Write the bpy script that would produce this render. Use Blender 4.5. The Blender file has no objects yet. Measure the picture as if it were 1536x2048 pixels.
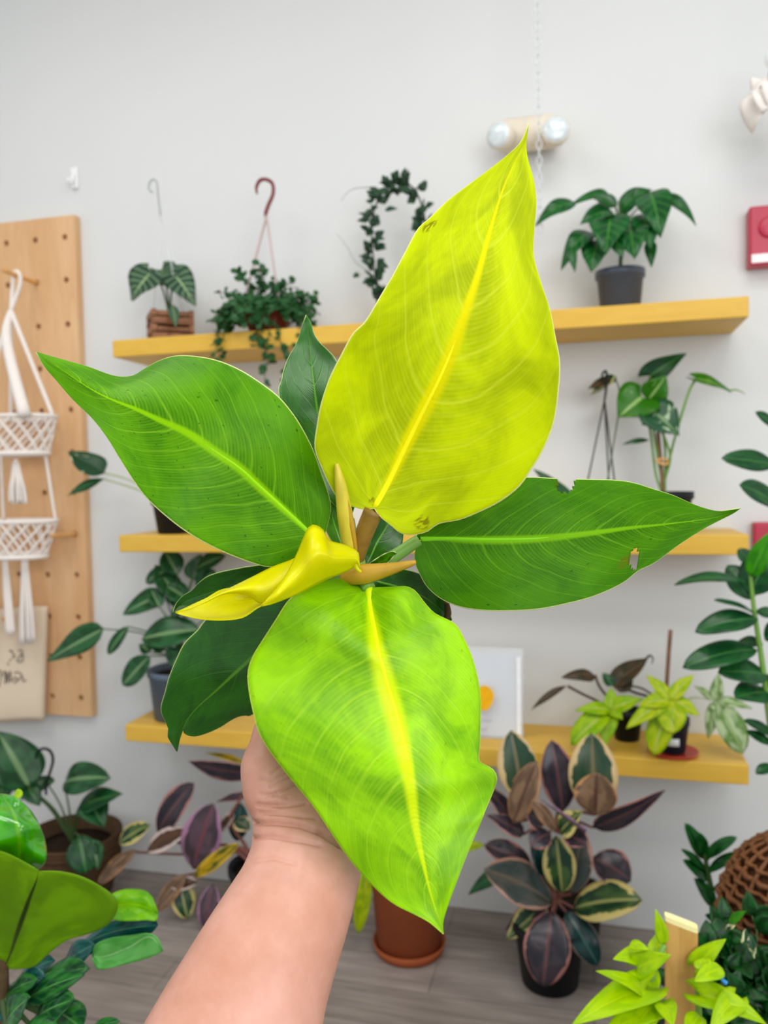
import bpy, bmesh, math, random
from mathutils import Vector, Matrix
random.seed(7)
PI = math.pi
scene = bpy.context.scene
COL = scene.collection

# ---------------------------------------------------------------- camera
F_PX, CX, CY = 1600.0, 768.0, 1024.0
CAM = Vector((0.0, 0.0, 1.42))
_dn = Vector((730, 37800, 1600)).normalized()
_h = Vector((-6208, 36, 1600)); _h = (_h - _dn * _h.dot(_dn)).normalized()
_X = -_h; _Z = -_dn; _Y = _Z.cross(_X)
R3 = Matrix((_X, _Y, _Z))                       # world = R3 @ (right, down, forward)

def ray(u, v): return R3 @ Vector(((u - CX) / F_PX, (v - CY) / F_PX, 1.0))
def P(u, v, d): return CAM + ray(u, v) * d
def W(u, v, Y):
    r = ray(u, v); return CAM + r * (Y / r.y)
def FL(u, v, z=0.0):
    r = ray(u, v); return CAM + r * ((z - CAM.z) / r.z)
def proj(p):
    c = R3.transposed() @ (Vector(p) - CAM)
    return (CX + F_PX * c.x / c.z, CY + F_PX * c.y / c.z, c.z)
def dep(p): return (R3.transposed() @ (Vector(p) - CAM)).z

cd = bpy.data.cameras.new('camera'); cam = bpy.data.objects.new('camera', cd); COL.objects.link(cam)
cd.sensor_fit = 'VERTICAL'; cd.sensor_height = 48.0; cd.lens = 48.0 * F_PX / 2048.0
cr = R3 @ Vector((1, 0, 0)); cu = R3 @ Vector((0, -1, 0)); cb = R3 @ Vector((0, 0, -1))
cam.matrix_world = Matrix(((cr.x, cu.x, cb.x, CAM.x), (cr.y, cu.y, cb.y, CAM.y), (cr.z, cu.z, cb.z, CAM.z), (0, 0, 0, 1)))
cd.clip_start = 0.02; cd.clip_end = 50
cd.dof.use_dof = True; cd.dof.focus_distance = 0.52; cd.dof.aperture_fstop = cd.lens / 3.3
scene.camera = cam

# ---------------------------------------------------------------- objects
def tag(o, label=None, cat=None, group=None, kind=None):
    if label: o['label'] = label
    if cat: o['category'] = cat
    if group: o['group'] = group
    if kind: o['kind'] = kind
    return o

def thing(name, loc, label, cat, group=None):
    o = bpy.data.objects.new(name, None); COL.objects.link(o)
    o.location = loc; o.empty_display_size = 0.05; o['org'] = [loc[0], loc[1], loc[2]]
    return tag(o, label, cat, group)

class MB:
    def __init__(s): s.v = []; s.f = []; s.uv = []
    def vert(s, p): s.v.append(Vector(p)); return len(s.v) - 1
    def face(s, ids, uvs=None):
        s.f.append(tuple(ids)); s.uv.append(uvs if uvs else [(0, 0)] * len(ids))
    def grid(s, G, U=None, skip=None):
        n, m = len(G), len(G[0]); base = len(s.v)
        for r in G:
            for p in r: s.v.append(Vector(p))
        for i in range(n - 1):
            for j in range(m - 1):
                if skip and skip(i, j): continue
                ids = (base + i*m + j, base + (i+1)*m + j, base + (i+1)*m + j+1, base + i*m + j+1)
                uv = [U[i][j], U[i+1][j], U[i+1][j+1], U[i][j+1]] if U else [(i/n, j/m), ((i+1)/n, j/m), ((i+1)/n, (j+1)/m), (i/n, (j+1)/m)]
                s.face(ids, uv)
    def rings(s, rings, cap=True, close=False):
        n = len(rings); m = len(rings[0]); base = len(s.v)
        for r in rings:
            for p in r: s.v.append(Vector(p))
        for i in range(n if close else n - 1):
            i2 = (i + 1) % n
            for j in range(m):
                k = (j + 1) % m
                s.face((base+i*m+j, base+i*m+k, base+i2*m+k, base+i2*m+j),
                       [(i/n, j/m), (i/n, (j+1)/m), ((i+1)/n, (j+1)/m), ((i+1)/n, j/m)])
        if cap and not close:
            s.face([base + j for j in range(m)][::-1]); s.face([base + (n-1)*m + j for j in range(m)])
    def box(s, c, sx, sy, sz, M=None):
        c = Vector(c); ids = []
        for dz in (-.5, .5):
            for dx, dy in ((-.5, -.5), (.5, -.5), (.5, .5), (-.5, .5)):
                o = Vector((dx*sx, dy*sy, dz*sz)); ids.append(s.vert(c + (M @ o if M else o)))
        a = ids
        for q in ((a[3], a[2], a[1], a[0]), (a[4], a[5], a[6], a[7]), (a[0], a[1], a[5], a[4]), (a[1], a[2], a[6], a[5]), (a[2], a[3], a[7], a[6]), (a[3], a[0], a[4], a[7])):
            s.face(q, [(0, 0), (1, 0), (1, 1), (0, 1)])
    def tube(s, pts, r, seg=8, smooth=6, close=False, flat=1.0):
        pts = [Vector(p) for p in pts]
        if not isinstance(r, (list, tuple)): r = [r] * len(pts)
        if smooth > 1 and len(pts) > 2: pts, r = cat(pts, r, smooth, close)
        t = (pts[1] - pts[0]).normalized(); up = Vector((0, 0, 1)) if abs(t.z) < .9 else Vector((1, 0, 0))
        n = (up - t * up.dot(t)).normalized(); rg = []
        for i, p in enumerate(pts):
            a = pts[(i-1) % len(pts)] if (i or close) else pts[0]
            b = pts[(i+1) % len(pts)] if (i < len(pts)-1 or close) else pts[-1]
            t = (b - a).normalized() if (b - a).length > 1e-9 else t
            n = (n - t * n.dot(t)).normalized(); bb = t.cross(n)
            rg.append([p + (n * math.cos(2*PI*k/seg) * flat + bb * math.sin(2*PI*k/seg)) * r[i] for k in range(seg)])
        s.rings(rg, close=close)
    def lathe(s, c, prof, seg=36, ax=None):
        c = Vector(c)
        if ax is None: M = Matrix.Identity(3)
        else: M = Vector(ax).normalized().to_track_quat('Z', 'Y').to_matrix()
        s.rings([[c + M @ Vector((r*math.cos(2*PI*k/seg), r*math.sin(2*PI*k/seg), z)) for k in range(seg)] for r, z in prof], cap=True)
    def ball(s, c, r, seg=12, n=8, sc=(1, 1, 1)):
        s.rings([[Vector(c) + Vector((math.sin(a)*math.cos(2*PI*k/seg)*r*sc[0], math.sin(a)*math.sin(2*PI*k/seg)*r*sc[1], -math.cos(a)*r*sc[2])) for k in range(seg)]
                 for a in [0.02 + (PI-.04)*i/n for i in range(n+1)]])
    def build(s, name, mat, parent=None, smooth=True, solid=0, bevel=0, sub=0, recalc=True):
        me = bpy.data.meshes.new(name); o = bpy.data.objects.new(name, me); COL.objects.link(o)
        org = Vector((0, 0, 0))
        if parent is not None:
            o.parent = parent; q = parent
            while q.parent: q = q.parent
            org = Vector(q['org']) if 'org' in q else Vector((0, 0, 0))
        me.from_pydata([tuple(v - org) for v in s.v], [], s.f)
        ul = me.uv_layers.new(name='UVMap'); k = 0
        for u in s.uv:
            for w in u: ul.data[k].uv = w; k += 1
        if recalc:
            bm = bmesh.new(); bm.from_mesh(me); bmesh.ops.recalc_face_normals(bm, faces=bm.faces); bm.to_mesh(me); bm.free()
        me.polygons.foreach_set('use_smooth', [smooth] * len(me.polygons))
        if mat:
            for m_ in (mat if isinstance(mat, list) else [mat]): me.materials.append(m_)
        if bevel:
            b = o.modifiers.new('bevel', 'BEVEL'); b.width = bevel; b.segments = 3; b.limit_method = 'ANGLE'; b.angle_limit = math.radians(40)
        if sub:
            b = o.modifiers.new('sub', 'SUBSURF'); b.levels = sub; b.render_levels = sub
        if solid:
            b = o.modifiers.new('solid', 'SOLIDIFY'); b.thickness = solid; b.offset = 0
        return o

def cat(pts, r, k, close=False):
    n = len(pts); op = []; orr = []
    for i in range(n if close else n - 1):
        g = (lambda q: q % n) if close else (lambda q: min(max(q, 0), n-1))
        p0, p1, p2, p3 = pts[g(i-1)], pts[g(i)], pts[g(i+1)], pts[g(i+2)]
        for j in range(k):
            t = j / k; t2 = t*t; t3 = t2*t
            op.append(0.5*((p1*2) + (p2-p0)*t + (p0*2 - p1*5 + p2*4 - p3)*t2 + (p1*3 - p0 - p2*3 + p3)*t3))
            if r: orr.append(r[g(i)]*(1-t) + r[g(i+1)]*t)
    if not close:
        op.append(pts[-1]); 
        if r: orr.append(r[-1])
    return op, orr

# ---------------------------------------------------------------- materials
def lin(h):
    c = [int(h[i:i+2], 16)/255 for i in (0, 2, 4)]
    return tuple(x/12.92 if x <= .04045 else ((x+.055)/1.055)**2.4 for x in c) + (1.0,)

class NT:
    def __init__(s, name):
        s.m = bpy.data.materials.new(name); s.m.use_nodes = True; s.t = s.m.node_tree; s.t.nodes.clear()
        s.out = s.n('ShaderNodeOutputMaterial')
    def n(s, ty, **k):
        x = s.t.nodes.new(ty)
        for a, b in k.items(): setattr(x, a, b)
        return x
    def put(s, sock, v):
        if isinstance(v, bpy.types.NodeSocket): s.t.links.new(v, sock)
        elif isinstance(v, (int, float)) and sock.type in ('RGBA', 'VECTOR'):
            sock.default_value = (v, v, v, 1) if sock.type == 'RGBA' else (v, v, v)
        else: sock.default_value = v
    def math(s, op, a, b=0.0, c=None, clamp=False):
        x = s.n('ShaderNodeMath', operation=op, use_clamp=clamp); s.put(x.inputs[0], a); s.put(x.inputs[1], b)
        if c is not None: s.put(x.inputs[2], c)
        return x.outputs[0]
    def mix(s, f, a, b):
        x = s.n('ShaderNodeMix', data_type='RGBA'); s.put(x.inputs[0], f); s.put(x.inputs[6], a); s.put(x.inputs[7], b); return x.outputs[2]
    def step(s, v, a, b):
        x = s.n('ShaderNodeMapRange', interpolation_type='SMOOTHSTEP'); s.put(x.inputs[0], v); s.put(x.inputs[1], a); s.put(x.inputs[2], b); return x.outputs[0]
    def noise(s, vec, scale, detail=3.0, rough=.5, dist=0.0):
        x = s.n('ShaderNodeTexNoise'); s.put(x.inputs['Vector'], vec); s.put(x.inputs['Scale'], scale); s.put(x.inputs['Detail'], detail); s.put(x.inputs['Roughness'], rough); s.put(x.inputs['Distortion'], dist)
        return x.outputs[0]
    def scale(s, vec, sc):
        x = s.n('ShaderNodeVectorMath', operation='MULTIPLY'); s.put(x.inputs[0], vec); s.put(x.inputs[1], sc); return x.outputs[0]
    def bsdf(s, col, rough=.5, spec=.5, metal=0.0, trans=0.0, normal=None, alpha=1.0, coat=0, sss=0):
        x = s.n('ShaderNodeBsdfPrincipled'); s.put(x.inputs['Base Color'], col); s.put(x.inputs['Roughness'], rough)
        s.put(x.inputs['Specular IOR Level'], spec); s.put(x.inputs['Metallic'], metal); s.put(x.inputs['Transmission Weight'], trans); s.put(x.inputs['Alpha'], alpha)
        s.put(x.inputs['Coat Weight'], coat)
        if sss: s.put(x.inputs['Subsurface Weight'], sss); x.inputs['Subsurface Radius'].default_value = (.01, .004, .002); x.inputs['Subsurface Scale'].default_value = .6
        if normal is not None: s.put(x.inputs['Normal'], normal)
        return x.outputs[0]
    def bump(s, h, strength=.3, dist=.002):
        x = s.n('ShaderNodeBump'); s.put(x.inputs['Height'], h); x.inputs['Strength'].default_value = strength; x.inputs['Distance'].default_value = dist; return x.outputs[0]
    def fin(s, sh): s.t.links.new(sh, s.out.inputs[0]); return s.m

def plain(name, h, rough=.5, spec=.5, var=.12, scale=30.0, metal=0, trans=0, alpha=1.0, bump=0, sss=0, stretch=(1, 1, 1)):
    k = NT(name); co = k.n('ShaderNodeTexCoord').outputs['Object']; c = lin(h)
    nz = k.noise(k.scale(co, stretch), scale, 4)
    col = k.mix(nz, tuple(x*(1-var) for x in c[:3]) + (1,), tuple(min(1, x*(1+var)) for x in c[:3]) + (1,))
    return k.fin(k.bsdf(col, rough, spec, metal, trans, k.bump(nz, bump) if bump else None, alpha, sss=sss))

def leafmat(name, base, base2, mid, rim, veins=0.5, nv=9, fine=60, mw=.07, rough=.38, trans=.35, tcol=None, spots=0.0, rimw=.975, curve=.22, spec=.45, bump=.25, vein=None, marks=()):
    """broad philodendron blade: pale midrib, curved side veins, fine lines, rim painted pale like an edge catching light"""
    k = NT(name); uv = k.n('ShaderNodeTexCoord').outputs['UV']; sp = k.n('ShaderNodeSeparateXYZ'); k.put(sp.inputs[0], uv)
    t, v = sp.outputs[0], sp.outputs[1]
    a = k.math('ABSOLUTE', k.math('MULTIPLY', k.math('SUBTRACT', v, .5), 2.0))
    q = k.math('SUBTRACT', t, k.math('MULTIPLY', k.math('POWER', a, 1.35), curve))
    nz = k.noise(k.scale(uv, (5, 3.2, 1)), 1.0, 4, .6, .6)
    q2 = k.math('ADD', q, k.math('MULTIPLY', k.noise(k.scale(uv, (2.2, 1.6, 1)), 1.0, 2), .16))
    co = k.math('ABSOLUTE', k.math('COSINE', k.math('MULTIPLY', q2, PI * nv)))
    coarse = k.math('POWER', co, 130.0)
    medium = k.math('POWER', k.math('ABSOLUTE', k.math('COSINE', k.math('MULTIPLY', q2, PI * nv * 3.3))), 14.0)
    fl = k.math('ADD', k.math('MULTIPLY', k.math('SINE', k.math('MULTIPLY', q, 2*PI*fine)), .5), .5)
    fade = k.math('SUBTRACT', 1.0, k.math('MULTIPLY', a, .75))
    lines = k.math('MULTIPLY', k.math('ADD', k.math('MULTIPLY', coarse, .9), k.math('ADD', k.math('MULTIPLY', medium, .28), k.math('MULTIPLY', fl, .34))), fade)
    wid = k.math('MULTIPLY', k.math('SUBTRACT', 1.08, t), mw)
    m = k.math('SUBTRACT', 1.0, k.step(a, k.math('MULTIPLY', wid, .4), k.math('MULTIPLY', wid, 1.45)))
    col = k.mix(k.step(nz, .32, .68), lin(base), lin(base2))
    vc = lin(vein) if vein else k.mix(.6, lin(base2), lin(mid))
    col = k.mix(k.math('MULTIPLY', lines, veins), col, vc)
    if spots:
        s1 = k.step(k.noise(k.scale(uv, (70, 40, 1)), 1.0, 1), .70, .76)
        col = k.mix(k.math('MULTIPLY', s1, spots), col, lin('244a0c'))
    for (mt, mv, rt, rv) in marks:
        wn = k.noise(k.scale(uv, (60, 60, 1)), 1.0, 3)
        dd = k.math('SQRT', k.math('ADD', k.math('POWER', k.math('DIVIDE', k.math('SUBTRACT', t, mt), rt), 2.0), k.math('POWER', k.math('DIVIDE', k.math('SUBTRACT', v, mv), rv), 2.0)))
        mk = k.math('MULTIPLY', k.math('SUBTRACT', 1.0, k.step(dd, .6, 1.0)), k.step(wn, .44, .56)); col = k.mix(k.math('MULTIPLY', mk, .7), col, lin('7a6410'))
    col = k.mix(m, col, lin(mid))
    col = k.mix(k.step(a, rimw, min(.999, rimw+.012)), col, lin(rim))  # pale margin mixed into the colour for light caught along leaf edges
    hgt = k.math('ADD', k.math('MULTIPLY', coarse, -1.0), k.math('ADD', k.math('MULTIPLY', nz, .9), k.math('MULTIPLY', fl, .12)))
    nrm = k.bump(hgt, bump, .003)
    A = k.bsdf(col, rough, spec, normal=nrm)
    tr = k.n('ShaderNodeBsdfTranslucent'); k.put(tr.inputs[0], k.mix(.25, col, lin(tcol or mid)))
    mx = k.n('ShaderNodeMixShader'); k.put(mx.inputs[0], trans); k.t.links.new(A, mx.inputs[1]); k.t.links.new(tr.outputs[0], mx.inputs[2])
    return k.fin(mx.outputs[0])

def bgleaf(name, base, base2, mid=None, edge=None, ew=.8, en=.25, rough=.35, trans=.15, mw=.09, seed=0.0, patch=(.42, .58), sc=(3, 3, 1), rib=0.0, spec=.30, coat=0):
    """smaller leaf: two mottled tones, midrib, optional variegated margin"""
    k = NT(name); tc = k.n('ShaderNodeTexCoord'); uv = tc.outputs['UV']; sp = k.n('ShaderNodeSeparateXYZ'); k.put(sp.inputs[0], uv)
    oi = k.n('ShaderNodeObjectInfo').outputs['Random']
    off = k.n('ShaderNodeVectorMath', operation='ADD'); k.put(off.inputs[0], k.scale(uv, sc)); cx = k.n('ShaderNodeCombineXYZ')
    k.put(cx.inputs[0], k.math('MULTIPLY', oi, 37.0)); k.put(cx.inputs[1], k.math('MULTIPLY', oi, 11.0)); k.put(cx.inputs[2], seed); k.put(off.inputs[1], cx.outputs[0])
    a = k.math('ABSOLUTE', k.math('MULTIPLY', k.math('SUBTRACT', sp.outputs[1], .5), 2.0))
    nz = k.noise(off.outputs[0], 1.0, 3, .55, .4)
    col = k.mix(k.step(nz, *patch), lin(base), lin(base2))
    if edge:
        e = k.math('ADD', a, k.math('MULTIPLY', k.math('SUBTRACT', nz, .5), en*4))
        e2 = k.math('MAXIMUM', k.step(e, ew, ew + .05), k.step(a, .93, .96))
        col = k.mix(e2, col, lin(edge))
    if rib:
        q = k.math('SUBTRACT', sp.outputs[0], k.math('MULTIPLY', a, .25))
        rb = k.math('POWER', k.math('ABSOLUTE', k.math('COSINE', k.math('MULTIPLY', q, PI*6))), 8.0)
        col = k.mix(k.math('MULTIPLY', rb, rib), col, lin(mid or base2))
    if mid: col = k.mix(k.math('SUBTRACT', 1.0, k.step(a, mw*.4, mw*1.5)), col, lin(mid))
    hs = k.n('ShaderNodeHueSaturation'); hs.inputs['Saturation'].default_value = 1.12; hs.inputs['Value'].default_value = .86; k.put(hs.inputs['Color'], col); col = hs.outputs[0]
    A = k.bsdf(col, rough, spec, normal=k.bump(nz, .25, .004), coat=coat)
    tr = k.n('ShaderNodeBsdfTranslucent'); k.put(tr.inputs[0], col)
    mx = k.n('ShaderNodeMixShader'); k.put(mx.inputs[0], trans); k.t.links.new(A, mx.inputs[1]); k.t.links.new(tr.outputs[0], mx.inputs[2])
    return k.fin(mx.outputs[0])

def wallmat():
    k = NT('painted_wall'); co = k.n('ShaderNodeTexCoord').outputs['Object']
    nz = k.noise(co, 1.6, 3); n2 = k.noise(co, 180.0, 2)
    col = k.mix(nz, lin('d6d8d8'), lin('dfdfdd'))
    return k.fin(k.bsdf(col, .6, .3, normal=k.bump(n2, .06, .001)))
def floormat():
    k = NT('grey_wood_floor'); co = k.n('ShaderNodeTexCoord').outputs['Object']
    br = k.n('ShaderNodeTexBrick'); k.put(br.inputs['Vector'], co); br.inputs['Scale'].default_value = 1.0; br.inputs['Brick Width'].default_value = 1.2; br.inputs['Row Height'].default_value = .15
    br.inputs['Mortar Size'].default_value = .002; br.inputs['Color1'].default_value = lin('8a8078'); br.inputs['Color2'].default_value = lin('9c918a'); br.inputs['Mortar'].default_value = lin('5d554f'); br.offset = .37
    g = k.math('ADD', k.math('MULTIPLY', k.noise(k.scale(co, (1.5, 22, 1)), 2.2, 5, .65, .5), .65), k.math('MULTIPLY', k.noise(k.scale(co, (1.2, 4.5, 1)), 1.6, 3), .35))
    col = k.mix(k.step(g, .3, .7), k.mix(.45, br.outputs[0], lin('453d36')), k.mix(.35, br.outputs[0], lin('b4a9a2')))
    return k.fin(k.bsdf(col, .42, .4, normal=k.bump(g, .08, .002)))
def woodmat(name, a, b, stretch, rough=.5):
    k = NT(name); co = k.n('ShaderNodeTexCoord').outputs['Object']
    g = k.noise(k.scale(co, stretch), 3.0, 5, .6, .8)
    return k.fin(k.bsdf(k.mix(k.step(g, .25, .75), lin(a), lin(b)), rough, .35, normal=k.bump(g, .06, .002)))
def skinmat():
    k = NT('skin'); co = k.n('ShaderNodeTexCoord').outputs['Object']
    n1 = k.noise(co, 22.0, 4, .6); n2 = k.noise(co, 420.0, 3, .6)
    col = k.mix(k.step(n1, .3, .7), lin('b8826c'), lin('cc9886'))
    return k.fin(k.bsdf(col, .46, .4, normal=k.bump(n2, .14, .0015), sss=.06))

M_ = {}
M_['wall'] = wallmat(); M_['floor'] = floormat(); M_['ceil'] = plain('white_ceiling', 'e6e6e4', .8)
M_['shelf'] = woodmat('yellow_shelf', 'd6a83c', 'e0b64a', (2, 12, 12), .45)
M_['ply'] = woodmat('plywood', 'd3a473', 'e2b98c', (5, 5, .9), .55)
M_['peg'] = woodmat('peg_wood', 'd39b55', 'e2b070', (9, 3, 9))
M_['cord'] = plain('cotton_cord', 'f1e9e2', .9, .1, .1, 260.0, bump=.5)
M_['canvas'] = plain('canvas', 'e4d1b8', .9, .1, .06, 300.0, bump=.3)
M_['ink'] = plain('black_ink', '5a5350', .8, .1)
M_['white'] = plain('white_plastic', 'f2f2f2', .35)
M_['beige'] = plain('cream_plastic', 'e4d9c6', .45)
M_['lens'] = plain('lamp_lens', 'd9e2e6', .12, .8, .3, 60.0)
M_['clear'] = plain('clear_plastic', 'e8ecee', .15, .5, .02, 20, alpha=.35)
M_['clearg'] = plain('grey_clear_plastic', 'aab0b2', .3, .5, .05, 20, alpha=.55)
M_['paper'] = plain('white_paper', 'e9ebf4', .7, .2, .03)
M_['yprint'] = plain('yellow_print', 'f0ad12', .7, .2, .25, 50)
M_['gprint'] = plain('grey_print', 'b9bac4', .7, .2)
M_['red'] = plain('red_enamel', 'b5213f', .35)
M_['redsauce'] = plain('red_saucer', 'b93a22', .4)
M_['black'] = plain('black_plastic', '14161a', .55, .25)
M_['navy'] = plain('dark_blue_plastic', '101e2c', .5, .3)
M_['grey'] = plain('grey_plastic', '464d5a', .4, .35)
M_['slate'] = plain('slate_grey_plastic', '5a6878', .5, .3)
M_['terra'] = plain('terracotta', '9a4f2c', .75, .2, .14, 25)
M_['coco'] = plain('coir', '54402f', .95, .05, .6, 60.0, bump=1, stretch=(1, 1, 6))
M_['soil'] = plain('potting_soil', '2c2119', .95, .05, .5, 90.0, bump=1)
M_['crate'] = woodmat('crate_wood', '6f4329', 'a06c42', (10, 10, 30))
M_['rattan'] = plain('rattan', '6e4424', .55, .3, .4, 40.0)
M_['hookred'] = plain('maroon_plastic', '7c2f2e', .35)
M_['strap'] = plain('milky_strap', 'd9c4c0', .4, .4, .05, 20, alpha=.8)
M_['stick'] = woodmat('stick_wood', '6d4b35', '8c6748', (20, 20, 4))
M_['stake'] = woodmat('cut_wood', 'b98a45', 'd0a25c', (18, 18, 3), .6)
M_['stakeend'] = woodmat('fresh_cut_wood', 'ead994', 'f2e6ae', (9, 9, 9), .6)
M_['rdark'] = plain('dark_weave', '4a301c', .9, .1, .4, 80)
M_['blue'] = plain('blue_tie', '2f8fd0', .4)
M_['bark'] = plain('bark', '5b4a33', .9, .1, .4, 60, bump=.6)
M_['gstem'] = plain('green_stem', '6f9a3e', .45, .4, .2, 40)
M_['dstem'] = plain('dark_stem', '3f5a2c', .5, .4, .2, 40)
M_['rstem'] = plain('reddish_stem', '7d4a40', .5, .4, .2, 40)
M_['pstem'] = plain('pale_stem', 'a9b48c', .5, .4, .2, 40)
M_['skin'] = skinmat()

# hero philodendron blades
M_['hA'] = leafmat('yellow_blade', 'b8c800', 'e0ee00', 'f4ee00', 'f6f4b0', .52, 8, 80, .095, .5, .5, 'f0f200', rimw=.985, spec=.08, bump=.10, vein='eef44a', curve=.36, marks=((.70,.055,.022,.04),(.115,.93,.02,.06),(.03,.3,.02,.08)))
M_['hB'] = leafmat('green_blade', '468a00', '66aa00', 'a0dc00', 'eef2a8', .58, 11, 80, .085, .42, .42, '94d800', .7, .982, spec=.14, bump=.12, vein='98d428', curve=.3)
M_['hC'] = leafmat('lime_blade', '76b600', 'aee800', 'e4f600', 'd9ee5a', .55, 11, 75, .13, .36, .42, 'b4e800', .2, .985, .34, spec=.28, bump=.14, vein='c4ee30')
M_['hD'] = leafmat('mid_green_blade', '387600', '4e8e00', '88c80c', 'e4f09a', .52, 11, 80, .08, .42, .4, '78c400', .7, .982, spec=.10, bump=.11, vein='80c020', curve=.34, marks=((.650,.81,.030,.07),(.485,.06,.03,.07)))
M_['hE'] = leafmat('dark_green_blade', '1c5c08', '2c7a0a', '66a818', 'd8e888', .3, 11, 75, .06, .26, .34, '4a9c00', .2, .978, spec=.5, bump=.12, curve=.3)
M_['hH'] = leafmat('young_yellow_blade', 'e8e400', 'f0ee08', 'f4f020', 'f6f2a0', .08, 10, 70, .03, .3, .5, 'fff000', rimw=.985, bump=.06, spec=.35)
M_['sheath'] = plain('yellow_sheath', 'c9b838', .4, .4, .3, 60, stretch=(3, 3, 1))
M_['sheatho'] = plain('ochre_sheath', 'b28a24', .4, .4, .3, 60)
M_['petb'] = plain('brown_petiole', '8a6a26', .5, .4, .55, 110)

# background foliage
M_['velvet'] = bgleaf('velvet_leaf', '1f3f30', '2b4f3c', '9fb88a', rough=.5, trans=.05, mw=.07, rib=.5)
M_['tiny'] = bgleaf('tiny_leaf', '234f2b', '3f7040', rough=.4, trans=.15)
M_['hoya'] = bgleaf('hoya_leaf', '2a4430', '3c5a42', rough=.45, trans=.05)
M_['quilt'] = bgleaf('quilted_leaf', '174a26', '22602f', '4f8a44', rough=.3, trans=.12, rib=.45, mw=.06)
M_['dkgreen'] = bgleaf('deep_green_leaf', '1d4427', '2a5a34', '5c8a54', rough=.3, trans=.1, mw=.07)
M_['heart'] = bgleaf('heart_leaf', '1f4526', '31613a', '7d9c70', rough=.3, trans=.1, mw=.12)
M_['varm'] = bgleaf('marbled_leaf', '3e7a2a', '86ac5c', 'a8c880', rough=.32, trans=.25, patch=(.58, .66), sc=(4, 4, 1))
M_['vard'] = bgleaf('dark_marbled_leaf', '2c5638', 'b3c8a8', '7d9c70', rough=.32, trans=.12, patch=(.56, .62), sc=(4, 3, 1))
M_['whitegreen'] = bgleaf('white_splashed_leaf', '234a2c', 'e0dfae', rough=.35, trans=.15, patch=(.55, .60), sc=(1.6, 1.6, 1))
M_['bronze'] = bgleaf('bronze_leaf', '3b3a26', '54442f', '6d5648', rough=.4, trans=.15)
M_['limelobe'] = bgleaf('lime_lobe', '98cc38', 'bede4c', 'cfe07a', rough=.38, trans=.35)
M_['limelobe2'] = bgleaf('yellow_lime_lobe', 'b0d828', 'dcea5c', 'dfe88a', rough=.38, trans=.35)
M_['palelobe'] = bgleaf('pale_lobe', '7da05c', 'cadbb0', 'b0c88a', rough=.4, trans=.3)
M_['fic'] = bgleaf('variegated_rubber_leaf', '2f4a38', '42543f', '7a7358', edge='d9bf92', ew=.78, en=.3, rough=.25, trans=.08, sc=(2.2, 2.2, 1))
M_['ficd'] = bgleaf('grey_rubber_leaf', '3f4a46', '5c5a54', '6f6458', edge='c9a090', ew=.88, en=.22, rough=.25, trans=.06, sc=(2.2, 2.2, 1))
M_['ficb'] = bgleaf('bronze_rubber_leaf', '6b5443', '8a705a', '55392f', edge='c99a72', ew=.88, en=.18, rough=.38, trans=.1)
M_['ficp'] = bgleaf('purple_rubber_leaf', '2e2c34', '42383e', '6a4a4c', edge='c08a82', ew=.86, en=.18, rough=.22, trans=.06)
M_['ficg'] = bgleaf('green_rubber_leaf', '22402c', '4f6a3e', 'a8ab70', edge='dfcf8e', ew=.70, en=.35, rough=.28, trans=.1, sc=(2.4, 2.4, 1))
M_['fict'] = bgleaf('teal_rubber_leaf', '17312f', '1f4240', '4a6a62', edge='a68f84', ew=.93, en=.06, rough=.2, trans=.05)
M_['ficy'] = bgleaf('yellow_rubber_leaf', '4c5a26', 'c4a347', None, edge='d8b558', ew=.6, en=.35, rough=.35, trans=.12)
M_['ficw'] = bgleaf('white_margined_leaf', '4a3426', '5c4030', None, edge='d8c6c0', ew=.62, en=.2, rough=.35, trans=.1)
M_['ficpk'] = bgleaf('pink_rubber_leaf', '4a4046', '64505a', '7d5058', edge='b488a4', ew=.76, en=.25, rough=.3, trans=.1)
M_['rubber'] = bgleaf('rubber_tree_leaf', '1b4426', '28582f', '4a7a44', rough=.25, trans=.08, mw=.06)
M_['rubbery'] = bgleaf('young_rubber_leaf', '3f8a2c', '52a236', '6ab04a', rough=.3, trans=.25, mw=.06)
M_['zz'] = bgleaf('glossy_leaflet', '1c4a22', '2b6230', None, rough=.22, trans=.08)
M_['bush'] = bgleaf('bush_leaf', '0e3413', '1b5220', None, rough=.35, trans=.12)
M_['fig1'] = bgleaf('glossy_fig_leaf', '36a010', '4cb81c', '78c040', rough=.12, trans=.2, mw=.05, rib=.15, spec=.7, coat=.5)
M_['fig2'] = bgleaf('backlit_fig_leaf', '84b606', '96cc0c', '39510c', rough=.45, trans=.5, mw=.03, rib=.06)
M_['fig3'] = bgleaf('pale_fig_underside', '67b05c', '7cc070', 'b2d8a0', rough=.4, trans=.25, mw=.04)
M_['fig4'] = bgleaf('dark_fig_leaf', '1d4a2c', '3a7a3a', '6aa060', rough=.3, trans=.12, mw=.05, rib=.2)
M_['fig5'] = bgleaf('teal_fig_leaf', '1c4846', '28605a', '5a8a70', rough=.2, trans=.08, mw=.05)
M_['fig6'] = bgleaf('lime_fig_leaf', '6cb818', '88cc2a', 'a8dc50', rough=.3, trans=.3, mw=.05)
M_['pothos'] = bgleaf('neon_leaf', 'b0dc0a', 'c6ea14', 'd6f03a', rough=.34, trans=.4, mw=.05)
M_['hang'] = bgleaf('speckled_lime_leaf', '9ab82c', 'c4d24a', None, rough=.4, trans=.35, sc=(7, 5, 1))

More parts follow.
